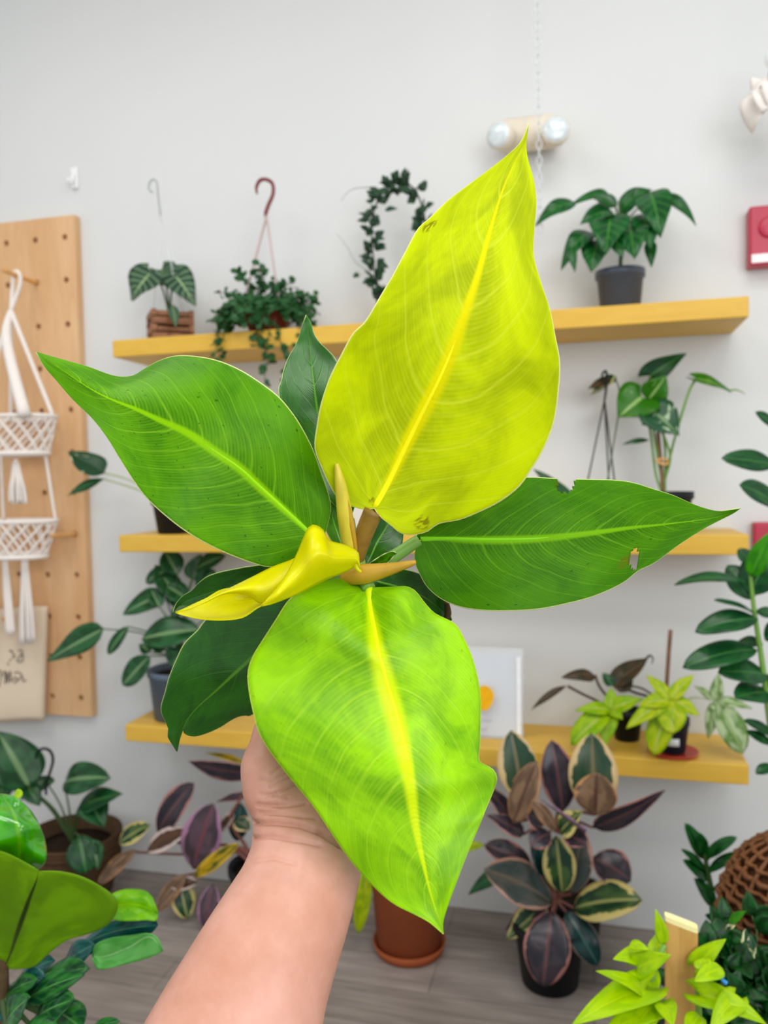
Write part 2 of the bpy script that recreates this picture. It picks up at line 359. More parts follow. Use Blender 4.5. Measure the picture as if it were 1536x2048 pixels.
# ---------------------------------------------------------------- leaf builders
def prof(shape, t):
    t = min(max(t, 0), 1)
    if shape == 'ell': return math.sin(PI*t)**.62
    if shape == 'ovate': return math.sin(PI*t**.62)**.85 if t < 1 else 0
    if shape == 'heart': return math.sin(PI*t**.5)**.9 if t > 0 else 0
    if shape == 'lance': return math.sin(PI*t**.8)**1.1
    if shape == 'obov': return math.sin(PI*t**1.45)**.7
    return math.sin(PI*t)

def leaf_into(mb, b, t, w, shape='ovate', nrm=None, bend=.12, fold=.12, wave=.03, nt=14, ns=8, side_curl=0.0, twist=0.0):
    b = Vector(b); t = Vector(t); ax = t - b; L = ax.length; ax.normalize()
    if nrm is None:
        c = (CAM - (b+t)/2).normalized(); nrm = c*.8 + Vector((0, 0, .6))
    nrm = Vector(nrm); n = nrm - ax*nrm.dot(ax)
    if n.length < 1e-4: n = Vector((0, -1, 0)) - ax*ax.dot(Vector((0, -1, 0)))
    n.normalize(); sd = ax.cross(n); ph = random.random()*6
    G = []; U = []
    for i in range(nt+1):
        tt = i/nt; r = []; u = []
        hw = prof(shape, tt if shape != 'heart' else .02+.98*tt)*w/2
        if i == nt: hw = w*.004
        if i == 0 and shape != 'heart': hw = w*.02
        m = b + ax*L*tt + n*(bend*L*4*tt*(1-tt)*.5)
        a2 = twist*tt
        sd2 = sd*math.cos(a2) + n*math.sin(a2); n2 = n*math.cos(a2) - sd*math.sin(a2)
        for j in range(ns+1):
            s = -1 + 2*j/ns; q = abs(s)
            p = m + sd2*hw*s + n2*(fold*hw*q - side_curl*hw*q*q + wave*w*q*math.sin(ph + tt*9 + (2 if s > 0 else 0)))
            if shape == 'heart': p -= ax*(L*.26*(q**1.4)*(1-tt)**2.2)
            r.append(p); u.append((tt, .5 + s*.5))
        G.append(r); U.append(u)
    mb.grid(G, U)

def leaf(par, b, t, w, mat, shape='ovate', name='leaf', solid=.0012, label=None, **k):
    mb = MB(); leaf_into(mb, b, t, w, shape, **k); o = mb.build(name, mat, par, solid=solid, recalc=False)
    if label: o['label'] = label
    return o

def tubeo(par, name, pts, r, mat, **k):
    mb = MB(); mb.tube(pts, r, **k); return mb.build(name, mat, par)

def pot_mesh(par, c, rt, rb, h, mat, rim=.008, soil='soil', name='pot', seg=40):
    mb = MB(); w = .006
    mb.lathe(c, [(rb*.9, 0), (rb, .003), (rt-rim*.2, h-.022), (rt+rim*.5, h-.02), (rt+rim*.5, h), (rt-w, h), (rt-w*1.4, h-.02), (rb-w, .02), (rb*.3, .018)], seg)
    o = mb.build(name, mat, par)
    if soil:
        s = MB(); s.lathe(Vector(c)+Vector((0, 0, h-.03)), [(rt*.95-w, 0), (rt*.95-w, .008), (rt*.5, .014), (.004, .016)], 28); s.build('soil', M_[soil], par)
    return o

def resample(pts, n):
    pts = [Vector((p[0], p[1], 0)) for p in pts]; pts, _ = cat(pts, None, 8)
    d = [0]
    for i in range(1, len(pts)): d.append(d[-1] + (pts[i]-pts[i-1]).length)
    out = []; j = 0
    for i in range(n+1):
        s = d[-1]*i/n
        while j < len(d)-2 and d[j+1] < s: j += 1
        f = (s-d[j])/max(1e-9, d[j+1]-d[j]); out.append(pts[j].lerp(pts[j+1], min(1, max(0, f))))
    return out
def lerpl(lst, t):
    if isinstance(lst, (int, float)): return lst
    for i in range(len(lst)-1):
        a, b = lst[i], lst[i+1]
        if t <= b[0]:
            f = (t-a[0])/max(1e-9, b[0]-a[0]); f = f*f*(3-2*f); return a[1]*(1-f) + b[1]*f
    return lst[-1][1]

def blade(par, mid, left, right, dm, eL, eR, mat, nt=64, ns=18, wave=.0015, holes=(), solid=.0007, pw=1.6, rib=None, ribm=None, name='leaf', label=None, mb=None):
    """a big blade traced edge by edge; dm = distance along the midrib, eL/eR = how far each margin bends away from it"""
    Mi = resample(mid, nt); Le = resample([mid[0]] + left + [mid[-1]], nt); Ri = resample([mid[0]] + right + [mid[-1]], nt)
    G = []; U = []; PX = []
    for i in range(nt+1):
        t = i/nt; r = []; u = []; px = []; d0 = lerpl(dm, t)
        for j in range(-ns, ns+1):
            s = j/ns; q = abs(s); E = Le[i] if s < 0 else Ri[i]; e = lerpl(eL if s < 0 else eR, t)
            x = Mi[i].lerp(E, q); d = d0 + e*q**pw + wave*q*math.sin(t*23 + (1.3 if s < 0 else 4)) 
            r.append(P(x.x, x.y, d)); u.append((t, .5 + s*.5)); px.append((x.x, x.y))
        G.append(r); U.append(u); PX.append(px)
    def skip(i, j):
        a = [PX[i][j], PX[i+1][j], PX[i+1][j+1], PX[i][j+1]]; cx = sum(p[0] for p in a)/4; cy = sum(p[1] for p in a)/4
        return any(((cx-h[0])/h[2])**2 + ((cy-h[1])/h[3])**2 < 1 for h in holes)
    own = mb is None
    if own: mb = MB()
    mb.grid(G, U, skip if holes else None)
    if not own: return None
    o = mb.build(name, mat, par, solid=solid, recalc=False)
    if label: o['label'] = label
    if rib:
        pts = []; rr = []
        for i in range(0, nt-2, 3):
            t = i/nt; pts.append(P(Mi[i].x, Mi[i].y, lerpl(dm, t) + rib*.62*(1-t*.6))); rr.append(max(.0004, rib*(1-t*.92)))
        tb = MB(); tb.tube(pts, rr, seg=10, smooth=2); tb.build('midrib', ribm, o)
    return o

# ---------------------------------------------------------------- the room
YW = 2.558; YF = 2.298
mb = MB(); mb.box((-.6, YW+.06, 1.75), 7.2, .12, 3.5); tag(mb.build('wall_back', M_['wall'], smooth=False), kind='structure')
mb = MB(); mb.box((-.6, .06, -.05), 7.2, 5.24, .1); tag(mb.build('floor', M_['floor'], smooth=False), kind='structure')
mb = MB(); mb.box((-.6, .06, 3.55), 7.2, 5.24, .1); tag(mb.build('ceiling', M_['ceil'], smooth=False), kind='structure')

# world: soft daylight coming in where the other walls are left out
wd = bpy.data.worlds.new('daylight'); scene.world = wd; wd.use_nodes = True
wd.node_tree.nodes['Background'].inputs[0].default_value = (.93, .97, 1.0, 1); wd.node_tree.nodes['Background'].inputs[1].default_value = .74
def area(name, loc, target, sx, sy, power, col):
    l = bpy.data.lights.new(name, 'AREA'); l.shape = 'RECTANGLE'; l.size = sx; l.size_y = sy; l.energy = power; l.color = col
    o = bpy.data.objects.new(name, l); COL.objects.link(o); o.location = loc
    o.rotation_euler = (Vector(target)-Vector(loc)).to_track_quat('-Z', 'Y').to_euler(); return o
area('plant_fill_light', (1.3, -1.2, 2.3), (-.1, .6, 1.3), 2.0, 1.8, 44, (.97, .99, 1.0))  # added area lamp behind the camera, set close to brighten the held plant
for x, y in ((-1.7, 1.0), (.4, 1.0)):
    area('ceiling_panel_light', (x, y, 3.46), (x, y, 0), 1.2, .6, 13, (1.0, .98, .96))
for x, y in ((-1.4, 0.0), (.4, 0.0)):
    area('ceiling_panel_light', (x, y, 3.46), (x, y, 0), 1.2, .6, 16, (1.0, .98, .96))

# ---------------------------------------------------------------- shelves
SH = (1.880, 1.251, .628)
XL, XR = -1.486, .409
labs = ('topmost of three yellow wall shelves, holding the trailing plant with the red hook', 'middle of three yellow wall shelves, mostly hidden behind the big held leaves',
        'lowest of three yellow wall shelves, holding the clear sign stand and red saucer')
s0 = None
for z, lb in zip(SH, labs):
    if s0 is None:
        mb = MB(); mb.box(((XL+XR)/2, (YF+YW)/2 - .0005, z-.0275), XR-XL, YW-YF-.001, .055); o = mb.build('wall_shelf', M_['shelf'], smooth=False, bevel=.004); s0 = o; zz = z
    else:
        o = s0.copy(); COL.objects.link(o); o.location.z += z - zz
    tag(o, lb, 'shelf', 'yellow floating shelves')

# ---------------------------------------------------------------- the held philodendron
ctr = P(715, 1140, .535)
pb, pt_ = P(735, 1500, .575), P(722, 1222, .54)
ph = thing('philodendron', pb, 'big lime-yellow and green philodendron held up in a hand at the centre', 'potted plant')
ax = (pt_-pb).normalized(); H = (pt_-pb).length
mb = MB(); mb.lathe(pb, [(.028, 0), (.031, .002), (.0405, H-.014), (.043, H-.013), (.043, H), (.0385, H), (.037, H-.012), (.028, .01)], 40, ax); mb.build('pot', M_['black'], ph)
mb = MB(); mb.lathe(pb+ax*(H-.02), [(.037, 0), (.037, .006), (.02, .012), (.002, .013)], 28, ax); mb.build('soil', M_['soil'], ph)
tubeo(ph, 'stem', [pb+ax*(H-.02), P(718, 1185, .54), P(712, 1120, .53)], [.009, .0085, .006], M_['gstem'], seg=12)

def pet(pts, r, mat='gstem', name='petiole', seg=12):
    return tubeo(ph, name, [P(*p) for p in pts], r, M_[mat], seg=seg)

# A: upright yellow leaf
A_m = [(749,1017),(776,966),(810,895),(843,828),(877,761),(906,693),(932,618),(955,551),(974,483),(1003,387),(1028,328),(1049,286),(1057,246)]
A_l = [(730,1019),(701,1012),(678,1000),(659,970),(642,933),(629,895),(634,849),(642,807),(659,756),(680,714),(705,668),(730,643),(760,593),(785,551),(810,504),(835,458),(860,435),(894,402),(936,370),(978,339),(1011,313),(1037,290),(1049,269)]
A_r = [(760,1033),(781,1050),(802,1067),(827,1070),(856,1063),(877,1048),(919,1040),(957,1025),(999,1004),(1037,975),(1062,941),(1087,899),(1108,845),(1118,777),(1120,723),(1112,677),(1100,618),(1083,567),(1068,513),(1069,463),(1073,408),(1068,362),(1055,316),(1052,286)]
blade(ph, A_m, A_l, A_r, [(0,.520),(.5,.500),(1,.53)], [(0,-.004),(.5,-.022),(1,0)], [(0,-.004),(.5,-.018),(1,0)], M_['hA'], nt=84, ns=22, rib=.0036, ribm=plain('yellow_rib','eee600',.5,.2), label='large upright translucent yellow leaf')
pet([(712,1140,.532),(722,1085,.526),(748,1020,.519)], [.0035,.0060,.0066], 'petb')
# B: left green leaf
B_m = [(640,1085),(610,1057),(572,1022),(518,972),(477,934),(427,901),(377,867),(318,840),(268,817),(227,801),(185,780),(135,747),(72,704)]
B_u = [(652,1062),(662,1017),(656,984),(643,947),(627,901),(606,859),(585,826),(556,792),(518,763),(477,738),(435,721),(393,713),(352,712),(318,722),(289,738),(268,751),(243,754),(218,749),(177,734),(135,722),(102,713)]
B_l = [(620,1105),(577,1128),(539,1134),(510,1128),(468,1113),(427,1095),(385,1072),(343,1042),(297,1001),(268,963),(239,917),(214,876),(185,838),(147,801),(114,763),(89,734)]
blade(ph, B_m, B_l, B_u, [(0,.530),(.45,.505),(1,.535)], [(0,0),(.5,-.012),(1,0)], [(0,0),(.4,.012),(.72,.028),(1,0)], M_['hB'], nt=80, ns=22, rib=.003, ribm=plain('green_rib','90d204',.5,.2), label='green leaf reaching to the upper left with a drawn-out tip')
pet([(706,1145,.536),(680,1115,.535),(640,1085,.5305)], [.004,.0045,.0042])
# C: lime leaf hanging in front
C_m = [(738,1176),(740,1212),(746,1248),(755,1295),(766,1339),(780,1386),(793,1429),(805,1476),(814,1519),(822,1566),(827,1617),(836,1675),(849,1733),(863,1791),(887,1868)]
C_l = [(726,1171),(697,1163),(668,1156),(620,1168),(579,1198),(552,1238),(527,1277),(505,1313),(495,1346),(498,1386),(507,1429),(516,1462),(534,1494),(560,1530),(592,1570),(625,1610),(657,1657),(686,1700),(711,1733),(737,1762),(766,1791),(794,1812),(827,1828),(856,1843),(874,1857)]
C_r = [(755,1175),(787,1174),(812,1173),(831,1182),(849,1205),(870,1227),(910,1248),(928,1277),(944,1313),(955,1353),(961,1393),(961,1436),(960,1483),(958,1521),(975,1532),(986,1539),(994,1556),(986,1584),(968,1628),(950,1671),(932,1715),(914,1762),(899,1801),(888,1834),(885,1852)]
blade(ph, C_m, C_l, C_r, [(0,.518),(.22,.468),(.6,.425),(1,.415)], [(0,.004),(.3,.012),(.6,.014),(1,0)], [(0,.004),(.3,.020),(.62,.026),(.72,.006),(1,0)], M_['hC'], nt=84, ns=22, wave=.003, rib=.0030, ribm=plain('lime_rib','d8ee04',.5,.2), label='broad lime leaf hanging down in front of the hand')
pet([(715,1150,.53),(728,1160,.524),(738,1178,.518)], [.005,.005,.0045], 'gstem')
# D: right green leaf with a bite and a hole
D_m = [(841,1080),(891,1077),(982,1079),(1073,1077),(1165,1068),(1256,1056),(1324,1049),(1393,1041),(1438,1033),(1481,1016)]
D_u = [(834,1070),(850,1040),(890,1005),(950,975),(1010,958),(1060,954),(1114,957),(1150,958),(1192,959),(1228,960),(1265,965),(1310,979),(1347,991),(1383,1007),(1415,1018),(1438,1022),(1456,1020)]
D_l = [(830,1102),(830,1125),(839,1148),(855,1175),(882,1198),(919,1214),(964,1221),(1019,1222),(1073,1219),(1128,1209),(1187,1193),(1242,1168),(1276,1142),(1310,1125),(1356,1091),(1402,1061),(1438,1041),(1465,1027)]
blade(ph, D_m, D_u, D_l, [(0,.540),(.4,.535),(1,.575)], [(0,0),(.5,.010),(1,0)], [(0,0),(.5,-.012),(1,0)], M_['hD'], nt=130, ns=30,
      holes=((1133,962,17,24),(1122,968,7,20),(1268,1121,10,19),(1272,1106,5,12)), rib=.0026, ribm=plain('dgreen_rib','76c20c',.5,.2), label='green leaf pointing right, with a bitten notch and a hole')
pet([(730,1155,.537),(775,1122,.538),(838,1080,.540)], [.004,.0048,.0040])
# E: dark leaf lower left
E_m = [(650,1170),(585,1235),(518,1303),(474,1343),(433,1381),(399,1411),(376,1438),(362,1469),(354,1503)]
E_l = [(600,1170),(520,1185),(450,1205),(411,1239),(396,1259),(369,1286),(352,1320),(338,1354),(330,1384),(323,1408),(323,1425),(332,1445),(337,1459),(335,1472),(345,1489)]
E_r = [(640,1200),(622,1255),(590,1330),(540,1400),(504,1430),(487,1431),(467,1438),(440,1455),(413,1467),(389,1473),(370,1468),(366,1458),(360,1472),(357,1486)]
blade(ph, E_m, E_l, E_r, [(0,.552),(.5,.565),(1,.600)], [(0,0),(.5,.014),(1,.004)], [(0,0),(.5,.008),(1,0)], M_['hE'], nt=64, ns=16, rib=.002, ribm=plain('egreen_rib','5c9a26',.4), label='dark glossy leaf pointing down left, with a torn curled tip')
pet([(712,1170,.54),(680,1165,.547),(650,1170,.552)], [.004,.004,.0036])
# F: dark leaf standing behind the yellow one
F_m = [(700,1040),(665,940),(640,850),(627,760),(619,686),(612,630)]
F_l = [(660,1000),(620,940),(575,860),(557,785),(563,760),(566,743),(576,716),(593,686),(603,655)]
F_r = [(712,1000),(715,930),(715,850),(700,780),(673,721),(658,702),(641,686),(629,669),(622,645)]
blade(ph, F_m, F_l, F_r, [(0,.570),(.5,.600),(1,.635)], [(0,0),(.5,-.012),(1,0)], [(0,0),(.5,-.012),(1,0)], M_['hE'], nt=48, ns=12, rib=.0018, ribm=bpy.data.materials['egreen_rib'], label='dark upright leaf with a pointed tip behind the yellow one')
pet([(712,1130,.54),(706,1090,.556),(700,1040,.570)], [.004,.004,.0035])
# G: dark leaf under the left one
G_m = [(640,1150),(560,1158),(500,1165),(447,1178),(400,1192),(365,1206),(346,1224)]
G_u = [(625,1135),(570,1125),(504,1132),(474,1137),(440,1144),(416,1152),(399,1164),(383,1181),(366,1191),(352,1207)]
G_d = [(630,1175),(570,1200),(500,1212),(440,1218),(400,1216),(372,1212),(356,1212)]
blade(ph, G_m, G_u, G_d, [(0,.556),(.5,.575),(1,.60)], [(0,0),(.5,-.008),(1,0)], [(0,0),(.5,-.008),(1,0)], M_['hE'], nt=48, ns=12, rib=.0016, ribm=bpy.data.materials['egreen_rib'], label='dark leaf half hidden behind the rolled yellow one')
pet([(710,1160,.54),(675,1152,.55),(640,1150,.556)], [.004,.0035,.003])
# I, J, K, L: dark leaves deep in the crown
def small(mid, l, r, d0, d1, mat, rib=None):
    blade(ph, mid, l, r, [(0,d0),(1,d1)], [(0,0),(.5,-.005),(1,0)], [(0,0),(.5,-.005),(1,0)], M_[mat], nt=30, ns=8, rib=rib, ribm=bpy.data.materials['egreen_rib'])
small([(728,1140),(752,1090),(780,1040),(805,985),(822,940)], [(727,1120),(730,1075),(752,1015),(785,965)], [(760,1130),(800,1100),(809,1060),(826,1000)], .55, .60, 'hE', .0015)
small([(742,1160),(790,1172),(850,1195),(904,1240)], [(760,1140),(815,1140),(862,1160),(893,1205)], [(752,1195),(800,1225),(850,1240),(885,1245)], .552, .60, 'hE', .0015)
small([(745,1175),(800,1185),(850,1205),(895,1255)], [(765,1163),(815,1157),(850,1163),(880,1205)], [(760,1210),(800,1245),(850,1262),(880,1262)], .562, .62, 'hE', .0015)
small([(700,1120),(680,1080),(664,1030),(655,985)], [(680,1105),(650,1058),(652,1020),(650,1000)], [(705,1090),(690,1040),(675,1000),(664,985)], .55, .585, 'hD', .0015)
small([(722,1148),(755,1128),(792,1106)], [(735,1130),(768,1108),(786,1103)], [(738,1148),(770,1130),(788,1112)], .535, .53, 'hD')
# sheaths
pet([(700,1098,.522),(690,1030,.514),(681,970,.508),(673,927,.505)], [.0052,.0052,.0038,.0012], 'sheath', 'sheath')
pet([(712,1105,.5195),(703,1050,.5135),(694,1000,.5085)], [.0012,.0022,.0008], 'sheatho', 'sheath_edge')
pet([(688,1152,.522),(730,1148,.516),(780,1138,.512),(832,1124,.508)], [.0062,.0068,.0042,.0012], 'sheatho', 'sheath')
pet([(893,1205,.59),(896,1228,.592),(885,1250,.595)], [.0018,.0026,.001], 'bark', 'dry_sheath')
# H: the young leaf still rolled up: a flap curling over an open trough, one sheet
def patch(mb, top, bot, dt, db, bulge, n=40, m=16, t0=0.0, t1=1.0):
    T = resample(top, n); B = resample(bot, n); G = []; U = []
    for i in range(n+1):
        f = i/n; r = []; u = []
        for j in range(m+1):
            s = j/m; x = T[i].lerp(B[i], s); d = lerpl(dt, f)*(1-s) + lerpl(db, f)*s - lerpl(bulge, f)*math.sin(PI*s)
            r.append(P(x.x, x.y, d)); u.append((t0+(t1-t0)*f, .15+.7*s))
        G.append(r); U.append(u)
    mb.grid(G, U)
mb = MB()
patch(mb, [(718,1122),(716,1105),(700,1094),(682,1088),(657,1080),(645,1059),(628,1050),(616,1057),(607,1076),(595,1105),(578,1140),(553,1178),(522,1211)],
      [(720,1140),(712,1132),(698,1140),(682,1147),(667,1153),(653,1159),(635,1168),(612,1180),(590,1190),(562,1201),(548,1206),(534,1210),(523,1212)],
      [(0,.500),(.5,.480),(1,.452)], [(0,.500),(.5,.478),(1,.455)], [(0,.006),(.35,.022),(.8,.010),(1,0)], t0=0, t1=.6)
patch(mb, [(645,1068),(618,1090),(590,1116),(545,1134),(503,1155),(453,1180),(412,1201),(382,1217),(351,1224)],
      [(650,1150),(610,1180),(565,1200),(521,1206),(500,1192),(470,1186),(441,1190),(405,1207),(352,1225)],
      [(0,.507),(.4,.494),(1,.455)], [(0,.505),(.4,.482),(1,.455)], [(0,.004),(.5,.012),(1,0)], t0=.3, t1=1)
patch(mb, [(600,1150),(560,1180),(521,1190),(500,1180),(470,1176),(441,1180),(405,1200),(352,1224)],
      [(610,1180),(560,1200),(520,1213),(487,1234),(449,1240),(403,1238),(366,1230),(351,1225)],
      [(0,.510),(.5,.512),(.85,.49),(1,.456)], [(0,.500),(.4,.478),(1,.455)], [(0,-.012),(.5,-.016),(1,0)], t0=.3, t1=1)
patch(mb, [(716,1106),(690,1091),(657,1081),(640,1056),(616,1057)], [(718,1135),(685,1140),(655,1140),(625,1130),(600,1105)],
      [(0,.500),(1,.489)], [(0,.512),(1,.508)], [(0,-.004),(1,-.010)], t0=.1, t1=.5)
o = mb.build('leaf', M_['hH'], ph, solid=.0007, recalc=False); o['label'] = 'young bright yellow leaf still rolled up, pointing left'
tubeo(o, 'leaf_tail', [P(712,1128,.497), P(715,1138,.495), P(721,1143,.494), P(720,1145,.494)], [.0025,.0012,.0007,.0003], M_['hH'])

# ---------------------------------------------------------------- the arm and hand
def arm():
    mb = MB()
    R = [((20,3050),(480,3110),.318,.043),((90,2720),(520,2790),.345,.042),((150,2440),(560,2520),.372,.040),((215,2225),(600,2285),.392,.038),((288,2046),(636,2108),.412,.036),((333,1970),(652,2015),.422,.035),((378,1898),(674,1935),.432,.0335),((417,1836),(694,1868),.442,.032),
         ((453,1781),(710,1808),.452,.029),((486,1732),(722,1752),.462,.0255),((501,1697),(722,1715),.469,.0235),((506,1660),(719,1682),.476,.0225),((505,1628),(714,1650),.484,.022),((499,1590),(716,1610),.494,.0215),
         ((496,1540),(726,1560),.507,.021),((500,1497),(738,1512),.522,.0195),((520,1462),(745,1470),.537,.0175),((545,1436),(742,1440),.553,.0145),((562,1418),(735,1425),.563,.011)]
    rg = []
    for (a, b, d, th) in R:
        A = P(a[0], a[1], d); B = P(b[0], b[1], d+.004); c = (A+B)/2; h = (B-A)/2; vz = (c-CAM).normalized(); vz = (vz - h.normalized()*vz.dot(h.normalized())).normalized()
        rg.append([c + h*math.copysign(abs(math.cos(q))**.9, math.cos(q)) + vz*th*math.copysign(abs(math.sin(q))**.9, math.sin(q)) for q in [2*PI*k/32 for k in range(32)]])
    mb.rings(rg)
    def ch(pts, r): mb.tube([P(*p) for p in pts], r, seg=16, smooth=6)
    ch([(570,1640,.490),(548,1590,.489),(540,1530,.497),(548,1475,.507)], [.014,.0185,.0185,.0125])       # base of the thumb
    ch([(545,1560,.496),(546,1480,.508),(562,1420,.512),(598,1365,.506),(640,1322,.500),(652,1312,.499)], [.014,.0145,.0115,.0105,.0092,.004])   # thumb
    ch([(585,1470,.555),(590,1425,.572),(628,1372,.600),(685,1336,.609),(740,1324,.604),(752,1323,.602)], [.012,.0115,.0095,.0088,.0078,.003])     # index
    ch([(632,1470,.558),(645,1428,.577),(700,1392,.606),(768,1374,.611),(826,1374,.596),(838,1375,.591)], [.012,.0115,.0098,.009,.008,.003])      # middle
    ch([(680,1485,.560),(700,1448,.579),(760,1430,.609),(822,1424,.606),(862,1420,.588),(870,1419,.583)], [.0115,.011,.0094,.0086,.0076,.003])    # ring
    ch([(715,1510,.556),(735,1490,.580),(785,1480,.603),(832,1470,.598),(862,1462,.582),(868,1461,.578)], [.0105,.0098,.0084,.0076,.0068,.003])    # little
    return mb
pers = thing('person', P(600, 1690, .47), 'bare left forearm and hand reaching up from the bottom edge, holding the philodendron pot', 'person')
o = arm().build('arm', None, None)
rm = o.modifiers.new('r', 'REMESH'); rm.mode = 'VOXEL'; rm.voxel_size = .00125
sm = o.modifiers.new('s', 'SMOOTH'); sm.factor = .5; sm.iterations = 26
dg = bpy.context.evaluated_depsgraph_get(); me = bpy.data.meshes.new_from_object(o.evaluated_get(dg))
bpy.data.objects.remove(o, do_unlink=True)
def sdf(u, v, pts, w):
    best = 1e9
    for i in range(len(pts)-1):
        ax_, ay = pts[i]; bx, by = pts[i+1]; dx, dy = bx-ax_, by-ay; f = max(0, min(1, ((u-ax_)*dx+(v-ay)*dy)/(dx*dx+dy*dy)))
        best = min(best, math.hypot(u-ax_-dx*f, v-ay-dy*f))
    return math.exp(-(best/w)**2)
CRE = [([(500,1646),(550,1644),(600,1650),(640,1664),(680,1690)], 5, .0016), ([(500,1677),(540,1672),(590,1680),(640,1690)], 4, .0011), ([(515,1610),(560,1613),(610,1606)], 3.5, .0010), ([(520,1625),(570,1628),(630,1636)], 3.5, .0009),
       ([(530,1596),(570,1580),(600,1560)], 3, .0007), ([(540,1572),(575,1555),(600,1530)], 3, .0006), ([(640,1660),(670,1672),(695,1700)], 6, .0012), ([(520,1588),(545,1590),(575,1594)], 3, .0006), ([(500,1722),(550,1716),(590,1728)], 4, .0004), ([(545,1545),(570,1525),(585,1500)], 3, .0005), ([(520,1560),(545,1560),(570,1545)], 3, .0005),
       ([(590,1765),(600,1725),(606,1700)], 13, -.0006)]
nrm = [v.normal.copy() for v in me.vertices]
for v, n in zip(me.vertices, nrm):
    if n.dot((CAM - v.co).normalized()) > .05:
        u, w, _ = proj(v.co)
        if 480 < u < 740 and 1470 < w < 1780:
            s = sum(a*sdf(u, w, p, wd_) for p, wd_, a in CRE)
            v.co -= n*s*1.9
org = Vector(pers['org'])
for v in me.vertices: v.co -= org
me.polygons.foreach_set('use_smooth', [True]*len(me.polygons)); me.materials.clear(); me.materials.append(M_['skin'])
me.name = 'forearm_and_hand'; o = bpy.data.objects.new('forearm_and_hand', me); COL.objects.link(o); o.parent = pers

# ---------------------------------------------------------------- helpers for the other plants
def up_pet(par, crown, b, r, mat, lift=.25, name='petiole'):
    c = Vector(crown); b = Vector(b); m = (c+b)/2 + Vector((0, 0, (b-c).length*lift)); m.x = c.x*.6 + b.x*.4; m.y = c.y*.6 + b.y*.4
    tubeo(par, name, [c, m, b], [r*1.3, r, r*.8], M_[mat] if isinstance(mat, str) else mat, seg=7, smooth=5)
def lv(par, at, b, t, wpx, mat, shape='ovate', crown=None, pr=.0022, pm='dstem', lift=.2, **k):
    B = at(*b); T = at(*t); w = wpx*dep((B+T)/2)/F_PX
    leaf(par, B, T, w, M_[mat], shape, **k)
    if crown is not None: up_pet(par, crown, B, pr, pm, lift)
def base_on(z, u, v, Y):
    p = W(u, v, Y); return Vector((p.x, Y, z))

# ---------------------------------------------------------------- on the top shelf
z = SH[0]
# heart-leaved plant in a wooden slat basket
Y = 2.415; b0 = base_on(z, 340, 645, Y)
t = thing('velvet_leaf_plant', b0, 'dark heart-leaved plant in a square wooden slat basket on the top shelf', 'potted plant')
mb = MB(); s = .135; ang = math.radians(38)
for lay in range(4):
    for sg in (-1, 1):
        Mr = Matrix.Rotation(ang + (PI/2 if lay % 2 else 0), 3, 'Z'); mb.box(b0 + Mr @ Vector((0, sg*s*.44, 0)) + Vector((0, 0, .0125+.025*lay)), s, .016, .022, Mr)
        Mr2 = Matrix.Rotation(ang + (0 if lay % 2 else PI/2), 3, 'Z'); mb.box(b0 + Mr2 @ Vector((0, sg*s*.41, 0)) + Vector((0, 0, .0125+.025*lay)), s*.78, .008, .016, Mr2)
mb.build('basket', M_['crate'], t, smooth=False, bevel=.002)
mb = MB(); mb.lathe(b0+Vector((0, 0, .002)), [(.046, 0), (.050, .05), (.045, .09), (.01, .096)], 20); mb.build('soil', M_['soil'], t)
cr = b0 + Vector((0, 0, .09))
lv(t, W, (300,548,2.36), (263,601,2.34), 92, 'velvet', 'heart', cr, .003, nrm=(-.2,-1,.35), bend=.1)
lv(t, W, (352,553,2.40), (392,612,2.37), 62, 'velvet', 'heart', cr, .003, nrm=(.35,-1,.35), bend=.18)
lv(t, W, (322,540,2.45), (352,580,2.42), 62, 'velvet', 'heart', cr, .003, nrm=(.1,-1,.8), bend=.1)
lv(t, W, (345,610,2.36), (352,655,2.315), 22, 'velvet', 'lance', cr, .002)
hk = [W(305,385,Y), W(298,378,Y), W(300,364,Y), W(307,359,Y), W(314,366,Y), W(316,390,Y), W(321,430,Y)]
tubeo(t, 'hanger_hook', hk, .0035, M_['clearg'], seg=8)
for dx, dy in ((-.06, 0), (.05, -.02), (.02, .06)):
    tubeo(t, 'hanger_wire', [hk[-1], b0+Vector((dx, dy, .1))], .0018, M_['clear'], seg=6)

# trailing plant in a hanging pot
Y = 2.405; b0 = base_on(z, 535, 640, Y)
t = thing('trailing_plant', b0, 'small-leaved trailing plant in a hanging pot with milky straps and dark red hook', 'potted plant')
pot_mesh(t, b0, .078, .055, .085, M_['hookred'])
jn = W(533,432,Y); tp = b0 + Vector((0, 0, .085))
tubeo(t, 'hook', [W(514,388,Y), W(513,374,Y), W(520,361,Y), W(533,359,Y), W(545,368,Y), W(546,388,Y), W(537,410,Y), W(532,425,Y), W(531,436,Y)], [.003,.0055,.006,.006,.006,.006,.0065,.0065,.004], M_['hookred'], seg=10)
for a in (200, 320, 80):
    e = tp + Vector((.08*math.cos(math.radians(a)), .08*math.sin(math.radians(a)), 0))
    tubeo(t, 'hanger_strap', [jn, jn.lerp(e, .5), e],   .0068, M_['strap'], seg=8, flat=.5)
random.seed(21); mb = MB(); ms = MB()
cc = b0 + Vector((0, 0, .1))
